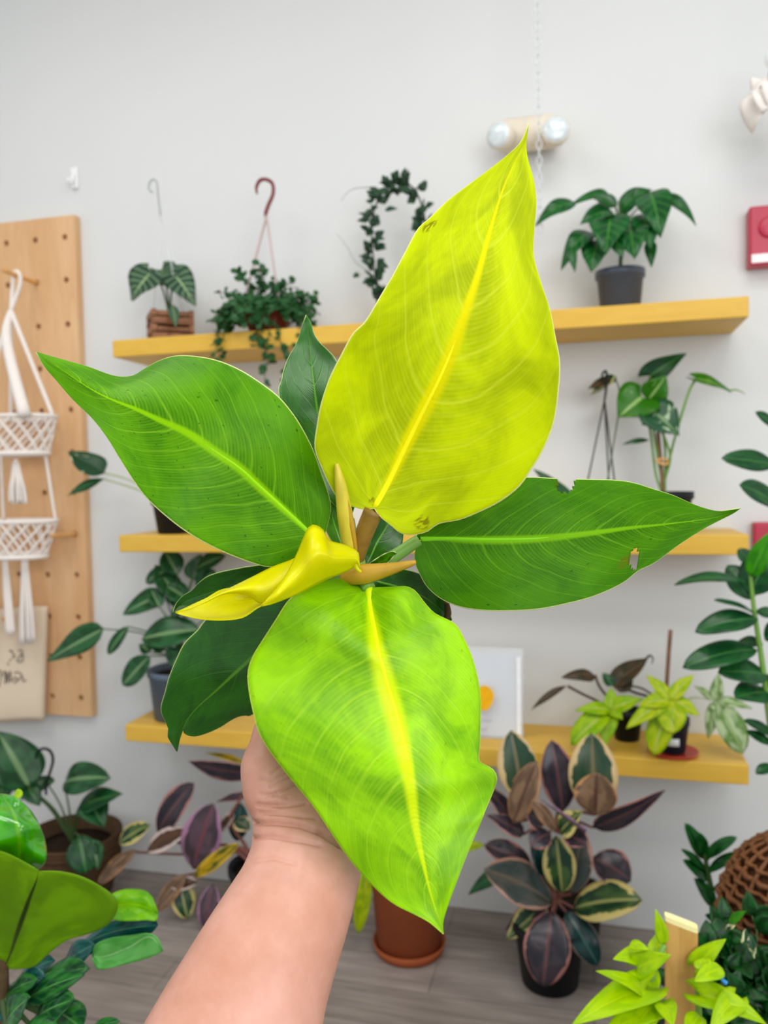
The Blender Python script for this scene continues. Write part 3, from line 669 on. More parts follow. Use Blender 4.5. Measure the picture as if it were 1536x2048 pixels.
def tiny_branch(p, d, n, step, droop, size, mbl, mbs, jit=.5, shape='ell'):
    p = Vector(p); d = Vector(d).normalized(); pts = [p.copy()]
    for i in range(n):
        d = (d + Vector((random.gauss(0,.16), random.gauss(0,.16), -droop + random.gauss(0,.1)))).normalized(); p = p + d*step
        if p.y > YW-.02: p.y = YW-.02
        pts.append(p.copy())
        for q in range(2):
            sd = Vector((random.gauss(0,1), random.gauss(0,1), random.gauss(0,.6))).normalized(); sz = size*random.uniform(.7, 1.25)
            leaf_into(mbl, p, p + (sd + d*.4).normalized()*sz, sz*.72, shape, nrm=Vector((random.gauss(0,.5), -1, .6+random.gauss(0,.4))), nt=6, ns=4, wave=0)
    if len(pts) > 2: mbs.tube(pts, .0013, seg=5, smooth=2)
for i in range(44):
    a = random.uniform(0, 2*PI); el = random.uniform(-.1, 1.2); d = Vector((math.cos(a)*math.cos(el)*1.25, math.sin(a)*math.cos(el)*.8, math.sin(el)))
    tiny_branch(cc + Vector((d.x*.03, d.y*.03, -.01)), d, random.randint(4, 7), .022, .16, .026, mb, ms)
for (u0, u1, vb, n) in ((520,528,655,7),(542,540,660,9),(550,547,660,11),(440,428,650,7),(455,450,650,6),(590,604,640,6),(612,640,630,5),(505,510,650,5)):
    p = W(u0, vb-25, 2.30); e = Vector((W(u1, vb+60, 2.28)-p)); tiny_branch(p, e, n, .0215, .12, .026, mb, ms)
for i in range(30):
    a = random.uniform(PI*1.02, PI*1.98); d = Vector((math.cos(a), math.sin(a), .5)); tiny_branch(cc + Vector((d.x*.07, d.y*.07, -.012)), d, random.randint(3, 6), .02, .34, .027, mb, ms)
mb.build('foliage', M_['tiny'], t, solid=.0008, recalc=False); ms.build('stems', M_['dstem'], t)

# wax vine on a hoop
Y = 2.41; b0 = base_on(z, 795, 640, Y)
t = thing('hoop_vine', b0, 'dark-leaved vine trained over a hoop, on the top shelf behind the big yellow leaf', 'potted plant')
pot_mesh(t, b0, .06, .045, .1, M_['black'])
hp = [b0+Vector((-.03, 0, .09)), W(757,590,Y), W(748,530,Y), W(744,470,Y), W(750,415,Y), W(772,378,Y), W(800,364,Y), W(828,378,Y), W(846,420,Y), W(852,470,Y), W(850,540,Y), b0+Vector((.035, 0, .09))]
tubeo(t, 'hoop', hp, .0025, M_['black'], seg=8)
random.seed(5); mb = MB()
hs, _ = cat(hp, None, 7)
for i, p in enumerate(hs):
    for q in range(2):
        if random.random() < .92:
            d = Vector((random.gauss(0,1), random.gauss(-.4,.6), random.gauss(0,.8))).normalized(); st = p + d*.012; sz = random.uniform(.026, .042)
            leaf_into(mb, st, st+d*sz, sz*.75, 'ovate', nrm=Vector((random.gauss(0,.6), -1, random.gauss(.3,.5))), nt=6, ns=4, wave=0, side_curl=.3)
for (u, v, u2, v2) in ((722,520,738,528),(706,555,718,548),(745,575,728,560),(795,418,770,420),(770,478,748,480)):
    leaf_into(mb, W(u2,v2,Y-.02), W(u,v,Y-.03), .02, 'ovate', nt=6, ns=4)
mb.build('foliage', M_['hoya'], t, solid=.0015, recalc=False)
tubeo(t, 'tendril', [W(748,375,Y), W(715,376,Y), W(695,385,Y), W(682,402,Y)], [.002,.0018,.0014,.0008], M_['clearg'], seg=6)
tubeo(t, 'tendril', [W(742,545,Y), W(712,525,Y), W(695,495,Y), W(674,468,Y)], [.002,.0018,.0014,.0008], M_['clearg'], seg=6)

# quilted plant in grey pot
Y = 2.43; b0 = base_on(z, 1240, 560, Y)
t = thing('quilted_leaf_plant', b0, 'green plant with drooping quilted leaves in a grey plastic pot on the top shelf', 'potted plant')
pot_mesh(t, b0, .066, .055, .122, M_['grey'])
cr = b0 + Vector((0, 0, .11)); cr2 = W(1240,470,Y)
tubeo(t, 'stem', [cr, W(1242,490,Y), W(1240,430,Y), W(1238,405,Y)], [.006,.005,.004,.003], M_['dstem'])
ql = [((1228,408,2.43),(1140,412,2.36),30,.5),((1150,405,2.37),(1070,452,2.33),38,.3),((1240,425,2.44),(1304,378,2.44),44,.35),((1300,385,2.43),(1322,474,2.34),70,.25),((1318,392,2.44),(1392,452,2.42),26,.45),
      ((1222,432,2.40),(1212,508,2.30),80,.2),((1225,425,2.42),(1160,450,2.36),46,.3),((1185,465,2.42),(1122,540,2.36),44,.45),((1140,490,2.36),(1150,545,2.34),20,.2),((1195,480,2.40),(1182,545,2.34),56,.2),((1258,445,2.42),(1268,518,2.31),74,.2),
      ((1285,430,2.42),(1303,500,2.34),56,.25),((1300,482,2.40),(1303,535,2.38),24,.2),((1215,450,2.40),(1245,516,2.32),50,.2),((1232,415,2.46),(1188,398,2.50),30,.3)]
for b, tt, w, bd in ql: lv(t, W, b, tt, w, 'quilt', 'ovate', None, bend=bd, wave=.05, fold=.18)
for b, tt, w, bd in ql[::2]: up_pet(t, cr2, W(*b), .0022, 'dstem', .1)

# ---------------------------------------------------------------- on the middle shelf
z = SH[1]
Y = 2.40; b0 = base_on(z, 352, 1035, Y)
t = thing('arching_leaf_plant', b0, 'plant in a black pot on the middle shelf, one pale-splashed leaf arching out left', 'potted plant')
pot_mesh(t, b0, .075, .06, .115, M_['black'])
cr = b0 + Vector((.0, 0, .1))
lv(t, W, (209,946,2.36), (136,903,2.34), 56, 'whitegreen', 'ovate', bend=-.1, nrm=(0,-.7,.8), fold=.3)
lv(t, W, (208,958,2.36), (134,992,2.34), 24, 'dkgreen', 'lance', bend=.1)
tubeo(t, 'petiole', [cr, W(300,980,2.37), W(255,958,2.36), W(209,946,2.36)], [.004,.0038,.0034,.003], M_['pstem'])
tubeo(t, 'petiole', [cr, W(305,990,2.37), W(255,972,2.36), W(208,958,2.36)], [.004,.0038,.0034,.003], M_['pstem'])
for b, tt, w in (((330,1000,2.38),(302,985,2.34),26),((350,985,2.40),(390,935,2.38),50),((380,990,2.42),(430,960,2.42),50)): lv(t, W, b, tt, w, 'dkgreen', 'ovate', cr)

Y = 2.42; b0 = base_on(z, 1207, 1030, Y)
t = thing('hanging_pot_plant', b0, 'plant with a thin black pot hanger standing left of the marbled-leaf plant, middle shelf', 'potted plant')
pot_mesh(t, b0, .06, .045, .085, M_['black']); cr = b0+Vector((0, 0, .08)); jn = W(1209,800,Y)
tubeo(t, 'hanger_hook', [W(1206,765,Y), W(1204,750,Y), W(1211,742,Y), W(1214,755,Y), W(1212,780,Y), jn], [.002,.003,.0035,.0035,.0035,.003], M_['black'])
for a in (190, 310, 70): tubeo(t, 'hanger_strap', [jn, cr+Vector((.058*math.cos(math.radians(a)), .058*math.sin(math.radians(a)), .005))], .0022, M_['black'])
lv(t, W, (1222,758,2.44), (1176,778,2.42), 22, 'bronze', 'ovate', bend=.1); lv(t, W, (1232,752,2.46), (1180,790,2.44), 26, 'whitegreen', 'ovate')
tubeo(t, 'petiole', [cr, W(1225,900,2.46), W(1240,800,2.46), W(1230,754,2.45)], .002, M_['dstem'])
for b, tt, w in (((1190,1005,2.40),(1140,1000,2.38),40),((1150,1012,2.40),(1066,938,2.40),30),((1215,1000,2.40),(1225,960,2.36),34)): lv(t, W, b, tt, w, 'dkgreen', 'ovate', cr)

Y = 2.40; b0 = base_on(z, 1330, 1030, Y)
t = thing('marbled_leaf_plant', b0, 'tall plant with pale-marbled leaves tied to a brown stick, right on the middle shelf', 'potted plant')
pot_mesh(t, b0, .074, .058, .115, M_['black']); cr = b0+Vector((0, 0, .1))
tubeo(t, 'stake', [W(1326,985,Y), W(1322,930,Y), W(1316,865,Y)], .0055, M_['stick'])
tubeo(t, 'tie', [W(1314,922,Y-.015), W(1326,918,Y-.02), W(1338,924,Y-.01), W(1328,929,Y-.02)], .004, M_['peg'], close=True)
def mm(b, tt, w, mat, shape, stem, **k):
    lv(t, W, b, tt, w, mat, shape, None, **k); tubeo(t, 'petiole', [cr] + [W(*q) for q in stem] + [W(*b)], .0036, M_['gstem'], seg=8)
mm((1284,795,2.37), (1236,836,2.34), 92, 'varm', 'heart', [(1312,950,2.4),(1300,860,2.4)], nrm=(-.3,-1,.2), bend=.1)
mm((1296,800,2.38), (1332,752,2.36), 56, 'varm', 'ovate', [(1318,930,2.4),(1304,840,2.4)], nrm=(.2,-1,.1))
mm((1300,752,2.45), (1373,707,2.44), 50, 'dkgreen', 'heart', [(1320,920,2.43),(1312,820,2.44)], nrm=(0,-1,.4))
mm((1308,824,2.35), (1358,872,2.33), 78, 'vard', 'heart', [(1330,960,2.4),(1340,910,2.38),(1318,850,2.36)], nrm=(.1,-1,.5))
mm((1322,825,2.36), (1284,850,2.34), 46, 'vard', 'ovate', [(1330,960,2.4),(1330,900,2.39)], nrm=(0,-1,.6))
mm((1392,758,2.36), (1462,785,2.34), 36, 'varm', 'heart', [(1330,960,2.4),(1346,890,2.38),(1366,820,2.37),(1380,778,2.36)], nrm=(.1,-.6,.8), bend=.15)
tubeo(t, 'petiole', [W(1458,781,2.34), W(1474,780,2.34), W(1490,788,2.34)], [.003,.002,.001], M_['gstem'])
lv(t, W, (1298,880,2.41), (1244,889,2.40), 13, 'vard', 'lance')

# ---------------------------------------------------------------- on the lowest shelf
z = SH[2]
Y = 2.42; b0 = base_on(z, 362, 1380, Y)
t = thing('oval_leaf_plant', b0, 'dark oval-leaved spreading plant in a slate grey pot, left on the lowest shelf', 'potted plant')
pot_mesh(t, b0, .105, .09, .165, M_['slate']); cr = b0+Vector((0, 0, .16))
ol = [((208,1258,2.36),(95,1322,2.32),62,.05),((256,1253,2.38),(216,1309,2.36),26,.1),((300,1312,2.34),(246,1371,2.32),50,.05),((328,1190,2.40),(246,1230,2.36),52,.15),((338,1140,2.42),(292,1166,2.40),34,.2),((355,1150,2.42),(330,1103,2.42),50,.1),
      ((385,1160,2.44),(402,1108,2.46),44,.1),((390,1140,2.42),(452,1112,2.42),38,.15),((400,1260,2.34),(283,1278,2.30),74,.1),((350,1190,2.40),(310,1130,2.42),50,.1),((375,1200,2.40),(332,1172,2.38),48,.15),((395,1180,2.44),(430,1140,2.46),40,.1),
      ((330,1300,2.34),(298,1270,2.32),40,.1),((370,1300,2.33),(345,1335,2.31),60,.1),((400,1290,2.34),(420,1330,2.33),60,.1),((300,1305,2.36),(278,1288,2.36),26,.1),((420,1230,2.42),(450,1180,2.44),60,.1),((350,1215,2.40),(360,1170,2.40),44,.1),((320,1215,2.36),(300,1178,2.38),30,.1),((345,1225,2.35),(398,1200,2.35),40,.1)]
for i, (b, tt, w, bd) in enumerate(ol): lv(t, W, b, tt, w, 'heart', 'ell' if i % 3 else 'ovate', cr, .0026, 'dstem', .15, bend=bd, fold=.15)

# clear sign stand
Y = 2.40; A = W(900,1470,Y); B = W(1046,1470,Y); A.z = B.z = z; wv = (B-A).length; ux = (B-A).normalized(); cs = (A+B)/2
t = thing('sign_stand', cs, 'clear plastic stand with a yellow-spotted white sheet, on the lowest shelf', 'sign')
hh = .255
def slab(nm, off, w, y0, y1, d, mat, lean=.10, par=t, bev=0):
    mb = MB(); th = math.atan(lean); Mr = Matrix((ux, Vector((0, math.cos(th), -math.sin(th)))*1.0, Vector((0, math.sin(th), math.cos(th))))).transposed()
    c = cs + Mr @ Vector((off[0], off[1], (y0+y1)/2)); mb.box(c, w, d, y1-y0, Mr); return mb.build(nm, M_[mat], par, smooth=False)
sh_ = slab('sheet', (0, 0), wv-.008, .004, hh-.004, .0012, 'paper')
slab('front_panel', (0, -.004), wv, .0, hh, .0025, 'clear'); slab('back_panel', (0, .004), wv, .0, hh+.015, .0025, 'clear')
mb = MB(); mb.box(cs + Vector((0, .02, .0015)), wv, .07, .003); mb.build('foot', M_['clear'], t, smooth=False)
for sx in (-1, 1): slab('edge_strip', (sx*(wv/2-.012), -.0056), .012, .015, hh-.01, .0006, 'white')
c0 = W(968,1396,Y-.02); mb = MB(); r0 = .029
Mr = Matrix((ux, Vector((0, .1, .995)), Vector((0, -1, .1)))).transposed()
mb.rings([[c0 + Mr @ Vector((r0*k*math.cos(a)*(1+.12*math.sin(2*a)), r0*1.3*k*math.sin(a), zz)) for a in [2*PI*i/24 for i in range(24)]] for k, zz in ((1, 0), (1, .0012))]); q = mb.build('printed_spot', M_['yprint'], sh_, smooth=False)
for v, u0, u1 in ((1441, 930, 984), (1458, 935, 975)):
    a = W(u0, v, Y-.02); b = W(u1, v, Y-.02); mb = MB(); mb.box((a+b)/2, (b-a).length, .001, .006); mb.build('printed_line', M_['gprint'], sh_, smooth=False)

# bronze plant
Y = 2.46; b0 = base_on(z, 1254, 1480, Y)
t = thing('bronze_leaf_plant', b0, 'dark bronze plant with curling leaves and long bare stalks, behind the lime-lobed plant', 'potted plant')
pot_mesh(t, b0, .045, .035, .09, M_['black']); cr = b0+Vector((0, 0, .085))
for pts, r in (([(1250,1440),(1205,1408),(1165,1388),(1135,1372)], .004), ([(1252,1440),(1225,1405),(1200,1375),(1190,1350)], .004), ([(1256,1440),(1300,1400),(1270,1385),(1222,1368)], .004), ([(1258,1440),(1320,1410),(1290,1380),(1262,1372)], .003)):
    tubeo(t, 'petiole', [cr]+[W(u,v,Y-.02) for u, v in pts], r, M_['bronze'], seg=8)
lv(t, W, (1132,1372,2.42),(1062,1420,2.38), 16, 'bronze', 'lance', fold=.6)
lv(t, W, (1190,1352,2.42),(1122,1356,2.38), 30, 'bronze', 'ovate', bend=.3, fold=-.3)
lv(t, W, (1222,1366,2.44),(1296,1316,2.42), 46, 'bronze', 'ovate', bend=-.12, fold=.3)
tubeo(t, 'leaf_tip', [W(1290,1320,2.42), W(1300,1311,2.42), W(1306,1318,2.42), W(1303,1328,2.42)], [.004,.003,.002,.001], M_['bronze'])
lv(t, W, (1225,1372,2.42),(1205,1346,2.44), 24, 'dkgreen', 'ovate', fold=.3); lv(t, W, (1240,1385,2.42),(1256,1330,2.46), 40, 'bronze', 'ovate')

# lime lobed plant
Y = 2.385; b0 = base_on(z, 1346, 1500, Y)
p_ = FL(1346, 1508, z); b0 = Vector((p_.x, p_.y, z+.008)); Y = b0.y
mb = MB(); mb.lathe((b0.x, b0.y, z), [(.050, 0), (.056, .001), (.069, .012), (.066, .013), (.052, .006), (.01, .006)], 40)
o = mb.build('saucer', M_['redsauce']); tag(o, 'round red plant saucer on the lowest shelf under the small dark pot', 'saucer')
t = thing('lobed_leaf_plant', b0, 'lime plant with star-lobed leaves in a small dark pot on a red saucer', 'potted plant')
pt2 = pot_mesh(t, b0, .043, .033, .098, M_['navy'], rim=.004)
mb = MB(); lc = b0 + Vector((-.012, -.0375, .034)); mb.grid([[b0 + Vector((math.sin(a)*.0385, -math.cos(a)*.0385, zz)) for zz in (.026, .047)] for a in [-.75+1.1*i/8 for i in range(9)]]); mb.build('sticker', M_['white'], pt2, solid=.001)
cr = b0+Vector((0, 0, .095)); tubeo(t, 'stake', [W(1330,1470,Y+.01), W(1334,1360,Y+.01), W(1341,1260,Y+.01)], .0058, M_['stick'])
def star(c, tips, mats, nm=None):
    C0 = W(*c); mb = MB()
    for (u, v, dy, w) in tips:
        T = W(u, v, c[2]+dy); ww = w*dep(T)/F_PX; leaf_into(mb, C0, T, ww, 'ell' if w > 40 else 'ovate', nt=10, ns=6, bend=.18, fold=.2)
    mb.build('leaf', M_[mats], t, solid=.0012, recalc=False); up_pet(t, cr, C0, .0026, 'pstem', .25)
star((1222,1420,2.34), [(1150,1422,-.02,30),(1223,1376,.03,28),(1286,1398,0,36),(1142,1490,-.05,52),(1208,1494,-.05,38),(1245,1440,-.05,26)], 'limelobe')
star((1340,1400,2.30), [(1292,1350,.05,26),(1388,1350,.04,30),(1277,1412,-.01,38),(1400,1432,-.01,34),(1252,1458,-.03,40),(1307,1512,-.03,52),(1345,1468,-.05,58),(1358,1462,-.05,20)], 'limelobe2')
star((1432,1402,2.36), [(1388,1372,.02,18),(1438,1345,.02,26),(1505,1418,0,24),(1486,1508,-.04,58),(1416,1478,-.03,28),(1440,1430,-.02,30)], 'palelobe')

# ---------------------------------------------------------------- on the floor, along the wall
def floor_pot(t, u, v, rt, rb, h, mat):
    p = FL(u, v); pot_mesh(t, p, rt, rb, h, M_[mat]); return p
# rear rubber plant
pf = Vector((-.055, 2.452, 0)); Y = 2.36
t = thing('rubber_plant', pf, 'taller rubber plant, its upright cream-edged and purple leaves reaching the lowest shelf', 'potted plant')
pot_mesh(t, pf, .085, .068, .16, M_['black']); 
cw = W(1110,1660,Y); tubeo(t, 'stem', [pf+Vector((0,0,.14)), pf+Vector((-.01,0,.3)), cw], [.009,.008,.006], M_['rstem'])
for b, e, w, m, sh, kw in (((1046,1605,2.10),(1022,1460,2.12),80,'fic','ell',{}),((1028,1645,2.08),(1074,1522,2.10),58,'ficb','ell',{}),((1126,1622,2.12),(1104,1480,2.14),68,'ficp','ell',{}),((1188,1628,2.08),(1184,1466,2.10),96,'fic','ell',{}),
        ((1190,1630,2.072),(1194,1545,2.075),84,'ficb','ell',{}),((1186,1655,2.12),(1330,1580,2.08),46,'ficp','ovate',dict(nrm=(0,-1,-.2))),((1030,1645,2.14),(972,1575,2.14),36,'ficp','ell',{}),((1048,1668,2.12),(972,1630,2.10),40,'ficp','ovate',{}),
        ((1112,1662,2.06),(1062,1600,2.05),30,'ficb','ell',{}),((1120,1665,2.08),(1165,1622,2.06),50,'ficg','ovate',{}),((1100,1665,2.08),(1060,1690,2.05),50,'ficp','ell',{}),((1130,1668,2.08),(1175,1690,2.04),46,'ficp','ell',{}),((1085,1650,2.10),(1055,1625,2.08),50,'ficp','ell',{})):
    lv(t, W, b, e, w, m, sh, cw, .004, 'rstem', .05, **kw)
tubeo(t, 'leaf_sheath', [W(1172,1662,2.05), W(1130,1632,2.05), W(1082,1598,2.05)], [.006,.006,.001], M_['ficpk'], seg=8)
# front rubber plant
pf = FL(1100, 1962); Y = pf.y
t = thing('rubber_plant', pf, 'low rubber plant, rosette of pink- and cream-edged leaves in a black floor pot', 'potted plant')
pot_mesh(t, pf, .098, .078, .17, M_['black'], rim=.01); cw = W(1112,1798,Y); tubeo(t, 'stem', [pf+Vector((0,0,.15)), cw], [.008,.006], M_['rstem'])
y = Y
for b, e, w, m, sh, kw in (((1124,1786,y-.03),(1112,1671,y),66,'ficg','ell',{}),((1142,1788,y),(1166,1662,y+.05),64,'ficd','ell',{}),((1108,1775,y+.01),(1068,1668,y+.04),52,'fict','ell',{}),((1104,1806,y-.02),(968,1738,y-.06),92,'ficd','ell',dict(bend=.2)),
        ((1062,1728,y+.05),(968,1690,y+.05),52,'ficp','ell',{}),((1020,1732,y+.06),(936,1790,y+.03),34,'rubber','ovate',{}),((1186,1715,y+.04),(1262,1762,y+.02),76,'ficp','ell',dict(bend=.2)),((1148,1816,y-.02),(1284,1800,y-.08),86,'ficg','ell',dict(bend=.15)),
        ((1104,1822,y-.05),(1086,1974,y-.14),92,'ficp','ell',dict(bend=.25,nrm=(0,-1,.5))),((1132,1824,y-.02),(1196,1932,y-.08),60,'fict','ell',dict(bend=.15)),((1094,1812,y-.01),(1014,1878,y-.04),58,'ficg','ovate',{}),((1098,1800,y),(1010,1860,y-.02),40,'ficp','ovate',{})):
    lv(t, W, b, e, w, m, sh, cw, .004, 'rstem', .03, **kw)

# terracotta pot
pf = FL(819, 1898); Y = pf.y
mb = MB(); mb.lathe(pf, [(.092, 0), (.100, .003), (.110, .032), (.106, .033), (.098, .012), (.01, .012)], 48); o = mb.build('saucer', M_['terra']); tag(o, 'terracotta saucer on the floor under the terracotta pot', 'saucer')
pf2 = pf + Vector((0, 0, .0125)); t = thing('hanging_leaf_plant', pf2, 'speckled lime plant in a terracotta floor pot, one leaf drooping by the forearm', 'potted plant')
pot_mesh(t, pf2, .112, .096, .235, M_['terra'], rim=.004); cr = pf2+Vector((0, 0, .22))
lv(t, W, (738,1722,Y-.03),(716,1868,Y-.07), 34, 'hang', 'ell', cr, .003, 'gstem', bend=.1); lv(t, W, (905,1700,Y-.02),(968,1690,Y-.02), 22, 'hang', 'ell', cr, .003, 'gstem')
for b, e, w in (((800,1700,Y),(770,1620,Y),50),((830,1700,Y),(850,1610,Y),55),((850,1710,Y),(900,1660,Y-.03),44),((780,1715,Y-.04),(760,1670,Y-.06),40)): lv(t, W, b, e, w, 'hang', 'ell', cr, .003, 'gstem')

# pink rubber plant left
pf = FL(535, 1850); Y = pf.y
t = thing('rubber_plant', pf, 'pink, cream and purple rubber plant on the floor at the left of the forearm', 'potted plant')
pot_mesh(t, pf, .115, .09, .2, M_['black'], rim=.01); cw = W(440,1730,Y-.02)
st0 = pf+Vector((-.03, 0, .18))
for pts in ([(470,1700),(440,1690),(380,1708),(270,1704)],[(480,1700),(430,1735),(400,1745),(360,1752)],[(490,1690),(460,1640),(485,1590),(500,1545)],[(480,1695),(420,1705),(370,1690),(318,1668)]):
    tubeo(t, 'stem', [st0]+[W(u,v,Y) for u, v in pts], [.007,.006,.005,.0045,.004], M_['rstem'])
for b, e, w, m, sh, kw in (((316,1664,Y),(388,1566,Y),60,'ficp','ell',{}),((300,1650,Y),(238,1686,Y-.03),42,'ficg','ell',{}),((374,1660,Y-.03),(294,1702,Y-.06),46,'ficw','ell',{}),((386,1738,Y-.03),(428,1606,Y-.02),82,'ficpk','ell',{}),
        ((505,1590,Y+.03),(432,1604,Y+.02),18,'ficp','lance',{}),((500,1545,Y+.02),(376,1522,Y),48,'ficp','ovate',dict(nrm=(0,-1,-.3))),((495,1528,Y+.02),(410,1506,Y+.01),14,'ficy','lance',{}),((474,1682,Y+.02),(482,1606,Y+.03),42,'fict','ell',{}),
        ((388,1754,Y-.06),(478,1686,Y-.05),30,'ficy','ell',dict(nrm=(0,-1,.2))),((272,1700,Y-.03),(196,1768,Y-.08),32,'ficb','ell',{}),((372,1750,Y-.03),(314,1822,Y-.08),34,'ficb','ell',{}),((358,1758,Y-.02),(374,1838,Y-.05),48,'ficg','ell',{}),
        ((426,1768,Y-.04),(412,1858,Y-.08),44,'ficpk','ell',{}),((470,1640,Y),(500,1660,Y-.02),34,'fic','ell',{}),((440,1660,Y+.02),(470,1630,Y),30,'ficw','ell',{}),((395,1765,Y-.02),(340,1772,Y-.05),30,'ficw','ell',{})):
    lv(t, W, b, e, w, m, sh, None, **kw)

# coir basket plant left
pf = FL(150, 1790); Y = pf.y
t = thing('basket_plant', pf, 'dark-leaved plant in a brown coir basket with black hook, below the canvas bag', 'potted plant')
rr = .155; hz = W(150,1668,Y).z - pf.z
mb = MB(); mb.lathe(pf, [(rr*.5, 0), (rr*.75, .01), (rr*.98, hz*.6), (rr, hz), (rr-.016, hz), (rr*.9, hz*.65), (rr*.4, hz*.5)], 40)
nc = 22
for k in range(nc):
    f = (k+.5)/nc; rk = rr*(.74+.25*min(1, f*1.6)); mb.tube([pf+Vector((math.cos(a)*rk, math.sin(a)*rk, max(.010, hz*f)+.002*math.sin(a*9+k))) for a in [2*PI*i/36 for i in range(36)]], hz/nc*.55, seg=6, smooth=1, close=True)
mb.build('basket', M_['coco'], t)
mb = MB()
for k in range(3): mb.tube([pf+Vector((math.cos(a)*(rr+.002), math.sin(a)*(rr+.002), hz-.012*k)) for a in [2*PI*i/24 for i in range(24)]], .007, seg=7, smooth=2, close=True)
mb.build('rim', M_['coco'], t)
mb = MB(); mb.lathe(pf+Vector((0,0,hz-.06)), [(rr*.86, 0), (rr*.84, .02), (rr*.4, .03), (.005, .032)], 24); mb.build('soil', M_['soil'], t)
cr = pf+Vector((0,0,hz-.04)); Yh = Y-.02
tubeo(t, 'hook', [W(72,1516,Yh), W(76,1503,Yh), W(88,1497,Yh), W(101,1503,Yh), W(106,1520,Yh), W(100,1545,Yh), W(93,1565,Yh), W(92,1590,Yh)], [.003,.0045,.005,.005,.005,.005,.005,.004], M_['black'])
for b, e, w, m, sh, kw in (((58,1575,Y-.06),(-6,1462,Y-.05),100,'heart','ovate',{}),((128,1566,Y-.02),(222,1556,Y-.06),64,'heart','ell',dict(nrm=(0,-.9,.6),bend=.3)),((156,1618,Y-.05),(246,1588,Y-.08),58,'dkgreen','ovate',{}),((176,1600,Y-.06),(208,1655,Y-.1),60,'dkgreen','ovate',{}),
        ((158,1672,Y-.13),(172,1748,Y-.16),62,'dkgreen','ell',dict(bend=.2)),((186,1680,Y-.12),(196,1740,Y-.14),34,'heart','ovate',{}),((60,1580,Y),(110,1562,Y),36,'dkgreen','ell',{}),((50,1570,Y-.05),(80,1612,Y-.06),40,'dkgreen','ovate',{}),((90,1560,Y),(40,1600,Y),40,'heart','ovate',{}),((20,1560,Y-.02),(-10,1600,Y-.04),44,'dkgreen','ovate',{})):
    lv(t, W, b, e, w, m, sh, cr, .0032, 'dstem', .08, **kw)

# tall rubber tree at right edge
Yt = 1.78; tb = W(1560, 1500, Yt); pf = Vector((tb.x+.03, Yt+.02, 0))
t = thing('rubber_tree', pf, 'tall dark green rubber tree cut by the right edge, before the shelf ends', 'potted plant')
pot_mesh(t, pf, .125, .10, .26, M_['slate'])
stem = [pf+Vector((0,0,.24)), W(1552,1560,Yt), W(1534,1400,Yt), W(1522,1310,Yt), W(1509,1225,Yt), W(1502,1165,Yt), W(1500,1142,Yt)]
tubeo(t, 'stem', stem, [.010,.008,.0062,.0055,.0048,.004,.003], M_['gstem'])
st2 = [pf+Vector((.02,0,.24)), W(1575,1400,Yt+.05), W(1562,1100,Yt+.05), W(1556,900,Yt+.05), W(1552,800,Yt+.05)]
tubeo(t, 'stem', st2, [.010,.009,.007,.005,.004], M_['gstem'])
y = Yt
for b, e, w, m, sh, kw in (((1550,930,y+.05),(1443,916,y),44,'rubber','ell',dict(nrm=(0,-1,.3))),((1556,1012,y+.05),(1478,970,y),58,'rubber','ell',{}),((1556,860,y+.05),(1510,824,y+.02),26,'rubber','ell',{}),((1498,1166,y),(1348,1170,y-.02),34,'rubber','ell',dict(bend=.22,nrm=(0,-.5,1))),
        ((1512,1228,y),(1428,1200,y-.04),26,'rubber','ell',dict(bend=.1,nrm=(0,-.4,1))),((1512,1222,y),(1560,1232,y-.02),26,'rubber','ell',{}),((1516,1238,y-.01),(1390,1264,y-.04),54,'rubber','ell',dict(bend=.2)),((1526,1290,y),(1476,1282,y+.04),28,'rubber','ell',{}),
        ((1514,1300,y),(1365,1336,y-.05),60,'rubber','ell',dict(bend=.2)),((1536,1350,y),(1436,1344,y-.05),62,'rubber','ell',dict(bend=.1)),((1540,1385,y),(1470,1395,y-.07),60,'rubber','ell',dict(bend=.1)),((1502,1152,y-.01),(1548,1058,y-.03),44,'rubbery','ovate',{}),
        ((1498,1190,y+.03),(1548,1100,y+.04),80,'rubber','ell',{}),((1506,1200,y+.03),(1455,1130,y+.06),54,'rubber','ell',{}),((1545,1470,y),(1488,1440,y-.02),24,'rubber','ell',{}),((1545,1490,y),(1492,1462,y),22,'rubber','ell',{}),((1545,1530,y),(1512,1548,y-.02),24,'rubber','ell',{}),
        ((1530,1280,y),(1580,1250,y),50,'rubber','ell',{}),((1540,1380,y),(1590,1350,y),60,'rubber','ell',{}),((1506,1130,y+.04),(1476,1098,y+.05),30,'rubber','ell',{})):
    lv(t, W, b, e, w, m, sh, None, **kw)

# glossy leaflet plant, bushy plant, wicker dome
Yz = 1.70; pf = FL(1470, 2035); pf = Vector((W(1450,1850,Yz).x, Yz, 0))
t = thing('leaflet_plant', pf, 'upright stalk with paired glossy narrow leaflets, right of the wooden stake', 'potted plant')
pot_mesh(t, pf, .05, .042, .16, M_['black'])
tubeo(t, 'stem', [pf+Vector((0,0,.14)), W(1440,1845,Yz), W(1428,1800,Yz), W(1416,1745,Yz), W(1408,1700,Yz), W(1402,1672,Yz)], [.008,.0075,.006,.005,.004,.002], M_['dstem'])
for b, e, w in (((1407,1718),(1370,1646),30),((1408,1712),(1396,1664),26),((1413,1742),(1362,1698),17),((1417,1762),(1366,1720),27),((1436,1822),(1388,1756),30),((1409,1716),(1474,1674),26),((1415,1745),(1480,1704),22),((1424,1782),(1470,1755),11),((1440,1822),(1486,1778),17),((1412,1722),(1438,1684),14),((1406,1695),(1380,1655),18)):
    lv(t, W, (*b, Yz), (*e, Yz-.02), w, 'zz', 'ell')
